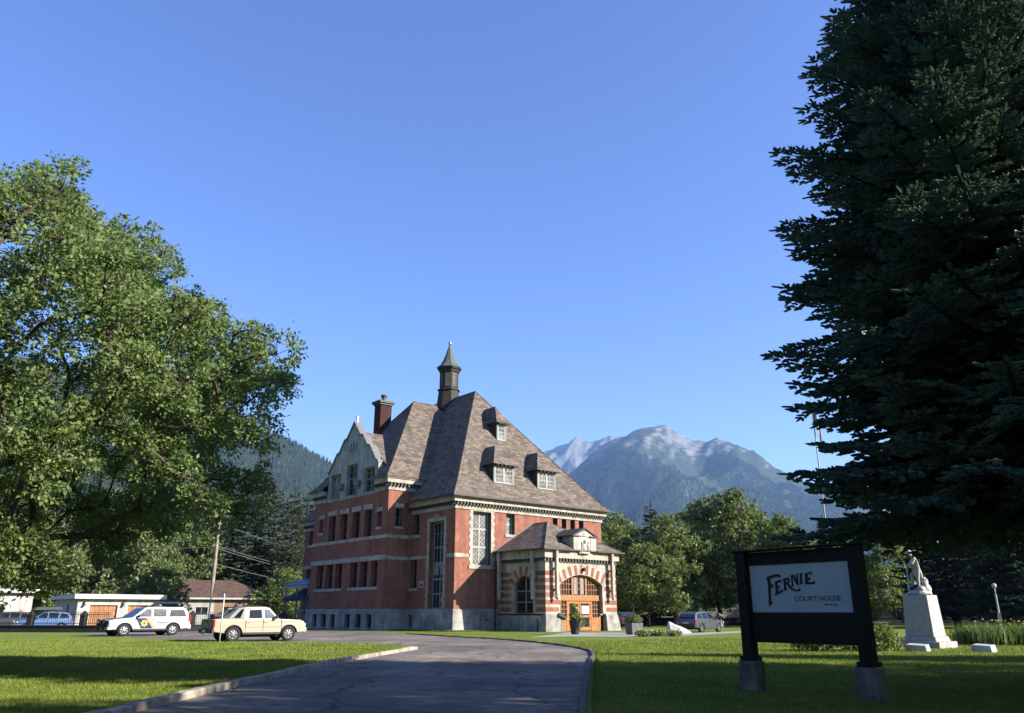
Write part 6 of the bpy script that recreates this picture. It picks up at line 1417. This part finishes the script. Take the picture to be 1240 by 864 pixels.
cl = np.concatenate([cl, ex_]); cr_ = np.concatenate([cr_, rng.uniform(.28, .45, sel.sum())])
broadleaf('maple', cl, cr_, (0, 0, 0), 2.3, .42, 420000, .105, M_MAPLE, M_BARK, MT, .8, .55, 12)

# spruces at the right: one mesh, three trees
SP_PROF = [(1.2, 4.6), (2.0, 5.1), (3.0, 5.3), (5.0, 5.5), (8.0, 5.45), (11.0, 4.95), (13.0, 4.6), (15.5, 3.8), (17.7, 2.6), (21, 1.8), (26, .15)]
SP = empty('spruce_tree', (11.9, 18.0, 0)); spruce('spruce', 26.0, SP_PROF, .34, M_SPRUCE, M_BARKD, SP, .36, 11, True, 3)
tag(SP, 'huge dark spruce with drooping boughs rising out of the picture beside the sign', 'spruce', 'spruces on the lawn')
# more distant conifers, coarser shoots
def far_spruce(name, H, r0, seed, per=7, zmin=1.0, mn=None):
    e2 = empty('spruce_tree'); spruce(name, H, [(.5, r0 * .8), (H * .15, r0), (H * .5, r0 * .66), (H * .8, r0 * .3), (H, .08)], H * .013, mn or M_FARCON, M_BARKD, e2, H / 34, per, False, seed, zmin); return e2
fs1 = far_spruce('spruce_slim', 16.0, 3.0, 21); fs2 = far_spruce('spruce_broad', 19.0, 4.4, 22)
used = set()
def put(src, px, Y, s, rz, label, cat, group, zs=1.0):
    o_ = src if src.name not in used else copy_tree(src); used.add(o_.name)
    o_.location = (colx(px, Y), Y, 0); o_.rotation_euler = (0, 0, rz); o_.scale = (s, s, s * zs); tag(o_, label, cat, group); return o_
gC = 'conifers beyond the courthouse'
put(fs1, 731, 125, 1.12, 0, 'pointed dark conifer peeping over the right roof corner', 'conifer', gC)
put(fs1, 795, 108, .98, 2.0, 'narrow dark conifer between the two clumps of trees', 'conifer', gC)
fs3 = far_spruce('spruce_shaded', 21.0, 5.6, 23, 9, 1.6, leaf_mat('shaded_spruce_needle', (.018, .034, .028), (.055, .085, .066), .06, .6, 2.0, .2))  # needle colour darkened to paint in shade from neighbouring trees
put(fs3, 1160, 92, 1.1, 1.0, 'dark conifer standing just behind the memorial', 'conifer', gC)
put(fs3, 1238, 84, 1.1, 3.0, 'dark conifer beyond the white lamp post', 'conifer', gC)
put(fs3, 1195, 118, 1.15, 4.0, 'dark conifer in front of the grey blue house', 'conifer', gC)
put(fs2, 1010, 120, .8, 5.0, 'conifer half hidden behind the flagpole', 'conifer', gC)
gL = 'conifers behind the bungalow'
for i, (px, Y, s, rz, lb) in enumerate(((300, 139., .98, .4, 'tall brownish conifer behind the utility pole'), (322, 143., 1.0, 1.9, 'tall conifer above the middle of the bungalow roof'), (345, 137., .92, 2.7, 'conifer beside the courthouse left corner'), (362, 147., .95, 3.6, 'conifer partly hidden by the courthouse left corner'), (277, 147., .9, 5.1, 'conifer just left of the utility pole'), (250, 152., .85, .9, 'conifer seen under the maple boughs'))):
    put(fs2, px, Y, s * 1.24, rz, lb, 'conifer', gL)
def far_tree(name, H, r0, seed, m, n=60, leaves=11000, ls=.42, low=.16, shape=0):
    global rng
    rng = np.random.default_rng(seed); e2 = empty('broadleaf_tree')
    pr_ = [(H * low, r0 * .55), (H * .3, r0 * .95), (H * .5, r0), (H * .72, r0 * .82), (H * .9, r0 * .45), (H, .15)] if shape == 0 else [(H * low, r0 * .7), (H * .35, r0), (H * .7, r0 * .75), (H * .9, r0 * .45), (H, .15)]
    c_ = clump_cloud(n, pr_, (0, 0), mind=r0 * .24, shell=.45, tries=12000)
    broadleaf(name, c_, rng.uniform(.19, .31, len(c_)) * r0 * 1.05, (0, 0, 0), H * .2, H * .018, leaves, ls, m, M_BARK, e2, .85, .5, 3, 5); return e2
ft1 = far_tree('poplar', 16, 5.0, 31, M_BROAD); ft2 = far_tree('ash', 14, 5.6, 32, M_BROAD, low=.2); ft3 = far_tree('willow', 11, 5.2, 33, M_WILLOW, 60, 10000, .42, .08); ft4 = far_tree('small_ash', 10, 4.0, 34, M_BROAD, 45, 8000, .36, .24)
gT = 'broadleaf trees along the far edge of the lawn'
for px, Y, s, rz, src, zs, lb in ((752, 112, .95, .3, ft2, 1.05, 'leafy tree directly behind the right end of the courthouse'), (771, 118, .88, 2.2, ft1, .85, 'lower leafy tree between courthouse and narrow conifer'),
        (838, 112, .92, .7, ft1, 1.0, 'leafy tree at the left of the big clump behind the charcoal hatchback'), (872, 108, 1.0, 1.8, ft2, 1.13, 'broad leafy tree in the middle of the clump left of the sign'), (905, 106, 1.0, 4.4, ft1, 1.05, 'tallest leafy tree of the clump left of the sign'), (940, 114, .9, 5.3, ft2, 1.05, 'leafy tree of the clump just left of the sign'),
        (856, 122, 1.0, 3.0, ft2, 1.0, 'leafy tree at the back of the clump left of the sign'), (972, 118, .8, 3.5, ft1, .9, 'leafy tree behind the left post of the sign'), (1085, 104, 1.0, .9, ft4, 1.0, 'round leafy tree left of the memorial'), (1040, 128, .9, 1.4, ft2, .8, 'leafy tree behind the right post of the sign'),
        (1125, 128, .9, 2.4, ft2, .9, 'leafy tree behind the memorial'), (1215, 128, .9, 2.0, ft1, .9, 'leafy tree behind the white lamp post'), (786, 96, .7, 1.1, ft2, .9, 'leafy tree in front of the narrow conifer beyond the path'), (818, 100, .85, 5.0, ft1, .95, 'leafy tree between the narrow conifer and the big clump'), (958, 100, .85, 2.6, ft1, .95, 'leafy tree just above the left end of the sign'), (1000, 112, .9, 4.9, ft2, .85, 'leafy tree right of the flagpole foot'), (745, 104, .8, 2.9, ft1, .95, 'tall leafy tree touching the porch roof edge')):
    put(src, px, Y, s, rz, lb, 'tree', gT, zs)
gW = 'pale trees behind the garage'
for px, Y, s, rz, src, zs, lb in ((60, 112, 1.1, .4, ft3, 1.15, 'pale leafy tree behind the left end of the garage'), (110, 118, 1.25, 1.6, ft3, 1.25, 'pale leafy tree behind the middle of the garage'), (160, 114, 1.1, 2.9, ft3, 1.1, 'pale leafy tree behind the right end of the garage'), (205, 142, 1.3, 4.1, ft3, 1.25, 'pale leafy tree behind the left end of the bungalow'), (235, 138, 1.2, 5.0, ft4, 1.15, 'dark leafy tree above the bungalow ridge'), (15, 106, 1.2, 3.3, ft2, .9, 'leafy tree over the white outbuilding'), (341, 118, .9, 2.0, ft4, .8, 'bushy tree at the right end of the bungalow'), (190, 104, .9, 2.0, ft4, .8, 'dark leafy tree behind the carport')):
    put(src, px, Y, s, rz, lb, 'tree', gW, zs)
# trees standing right of the frame along the street: they shade the near lawn
for x, y, s, rz, lb in ((46.0, 20.0, .85, 2.6, 'dark spruce far right of the picture'),):
    c_ = copy_tree(SP); c_.location = (x, y, 0); c_.scale = (s, s, s); c_.rotation_euler = (0, 0, rz); tag(c_, lb, 'spruce', 'spruces on the lawn')
for x, y, s, rz, lb in ((25, 3.0, 1.0, .5, 'leafy tree by the gate right of the viewer'), (38, 9.5, 1.1, 1.5, 'leafy tree on the street right of the viewer'), (16, 2.5, .9, 2.5, 'leafy tree beside the viewer'), (27, 8.0, .95, 3.5, 'leafy tree on the lawn right of the great spruce'), (36.5, 15.5, 1.05, 4.4, 'leafy tree on the street right of the great spruce'), (9, -9, 1.8, .2, 'added leafy tree behind the viewer dimming the sky, right of the gate'), (-7, -11, 1.8, 1.9, 'added leafy tree behind the viewer dimming the sky, left of the gate'), (-22, -3, 1.7, 2.9, 'added leafy tree behind the viewer dimming the sky, at the left kerb')):  # trees behind the viewer are unseen, added to cut sky light on the foreground
    c_ = copy_tree(ft2); c_.location = (x, y, 0); c_.scale = (s, s, s * 1.2); c_.rotation_euler = (0, 0, rz); tag(c_, lb, 'tree', 'trees right of the viewer')

# ---------------------------------------------------------------- mown grass blades on the near lawns
def scatter_grass(name, regions, n, seed):
    g_ = np.random.default_rng(seed); out = []
    for poly_, cnt in regions:
        P_ = np.array(poly_); lo, hi = P_.min(0), P_.max(0); acc_ = []; tot = 0
        while tot < cnt:
            q = g_.uniform(lo, hi, (200000, 2)); q = q[g_.uniform(0, 1, len(q)) < np.clip((15.0 / np.maximum(q[:, 1], 1)) ** 1.5, .04, 1)]
            ins = np.zeros(len(q), bool); m_ = len(poly_)
            for i in range(m_):
                x1, y1 = poly_[i]; x2, y2 = poly_[i - 1]; c_ = ((y1 > q[:, 1]) != (y2 > q[:, 1])) & (q[:, 0] < (x2 - x1) * (q[:, 1] - y1) / (y2 - y1 + 1e-9) + x1); ins ^= c_
            acc_.append(q[ins]); tot += ins.sum()
        out.append(np.concatenate(acc_)[:cnt])
    p = np.concatenate(out); N = len(p); sc2 = np.clip(p[:, 1] / 18, .8, 3.0)
    h = g_.uniform(.03, .065, N) * (.8 + .25 * sc2); a = g_.uniform(0, 6.283, N); wv = .006 * sc2 ** .9
    b0 = np.stack([p[:, 0], p[:, 1], np.zeros(N)], -1); s_ = np.stack([np.cos(a) * wv, np.sin(a) * wv, np.zeros(N)], -1)
    tip = b0 + np.stack([g_.normal(0, .022, N), g_.normal(0, .022, N), h], -1)
    v = np.stack([b0 - s_, b0 + s_, tip], 1).reshape(-1, 3); f = np.arange(N * 3, dtype=np.int32).reshape(-1, 3)
    return tag(link(name, mesh_arrays(name, v, f, [leaf_mat('grass_blade', (.098, .15, .02), (.25, .295, .056), .3, .55, .4, .25)])), kind='stuff')
Lp = [(-6.2, 12), (-5.95, 20.5), (-5.5, 27.2), (-4.5, 35.4), (-4.3, 37), (-5, 39.5), (-6.6, 42.3), (-9.8, 44.5), (-14.2, 45.8), (-18.8, 48.2), (-34, 50), (-24, 30), (-11, 12)]
Rp = [(1.25, 12), (1.75, 18.7), (2.5, 26), (3.2, 32), (3.25, 36), (2.5, 40.5), (3, 46), (12, 52), (36, 50), (25, 32), (11, 12)]
scatter_grass('grass', [(Lp, 190000), (Rp, 230000)], 0, 9)
# fallen leaves and clover heads dotted over the turf, grit along the kerbs
g_ = np.random.default_rng(91); n = 2600; P = np.stack([g_.uniform(-26, 30, n), 12 + 34 * g_.uniform(0, 1, n) ** 1.4, np.full(n, .05)], -1)
ok = (P[:, 0] < -6.6) | (P[:, 0] > 3.9); P = P[ok]; n = len(P); s_ = g_.uniform(.03, .085, n)
v, f = leaf_quads(P, g_.normal(0, 1, (n, 3)) * np.array([1, 1, .2]), g_.normal(0, .35, (n, 3)) + np.array([0, 0, 1]), s_, s_ * .6)
tag(link('fallen_leaves', mesh_arrays('fallen_leaves', v, f, [mat('dry_leaf', (.26, .18, .07), .8, .5, 3.0)])), kind='stuff')
# fringe of rough grass against the building and along the kerbs
g_ = np.random.default_rng(13); q = []
for a, b_ in ((A0 + V * 6, A0 + U * 4.6), ):
    pass
fr = []
for t in g_.uniform(0, 1, 5000): p = A0 + U * (-1.3 + 6 * t) - V * (.4 + abs(g_.normal(0, .7))); fr.append(p)
for t in g_.uniform(0, 1, 4000): p = A0 + V * (7.0 * t) - U * (.45 + abs(g_.normal(0, .45))); fr.append(p)
for t in g_.uniform(0, 1, 2600): i = int(t * (len(left_edge) - 1)); p = left_edge[i].lerp(left_edge[i + 1], g_.uniform(0, 1)) + Vector((-.24 - abs(g_.normal(0, .05)), 0, 0)); fr.append(p)
for t in g_.uniform(0, 1, 3000): i = int(t * (len(right_edge) - 1)); p = right_edge[i].lerp(right_edge[i + 1], g_.uniform(0, 1)); fr.append(p + Vector((.22 + abs(g_.normal(0, .05)), 0, 0)))
P = np.array([(p.x, p.y, 0) for p in fr]); n = len(P); s_ = g_.uniform(.07, .16, n); P[:, 2] = s_ * .45
v, f = leaf_quads(P, g_.normal(0, .35, (n, 3)) + np.array([0, 0, 1]), unit(g_.normal(0, 1, (n, 3)) * np.array([1, 1, .1])), s_, np.clip(P[:, 1] * .0006, .012, .035))
tag(link('rough_grass', mesh_arrays('rough_grass', v, f, [MATS['grass_blade']])), kind='stuff')

# ---------------------------------------------------------------- the air: one even volume round everything
HAZE_R, HAZE_TOP = 13200, 2000
k = MB(); k.box(-HAZE_R, HAZE_R, -7600, HAZE_R, -5, HAZE_TOP)
hm = bpy.data.materials.new('air'); hm.use_nodes = True; nt = hm.node_tree; nt.nodes.remove(nt.nodes['Principled BSDF'])
pv = nt.nodes.new('ShaderNodeVolumePrincipled'); pv.inputs['Color'].default_value = (.32, .56, 1.0, 1); pv.inputs['Density'].default_value = 5.2e-5; pv.inputs['Anisotropy'].default_value = .15
nt.links.new(pv.outputs[0], nt.nodes['Material Output'].inputs['Volume'])
tag(k.build('haze', hm), kind='stuff')
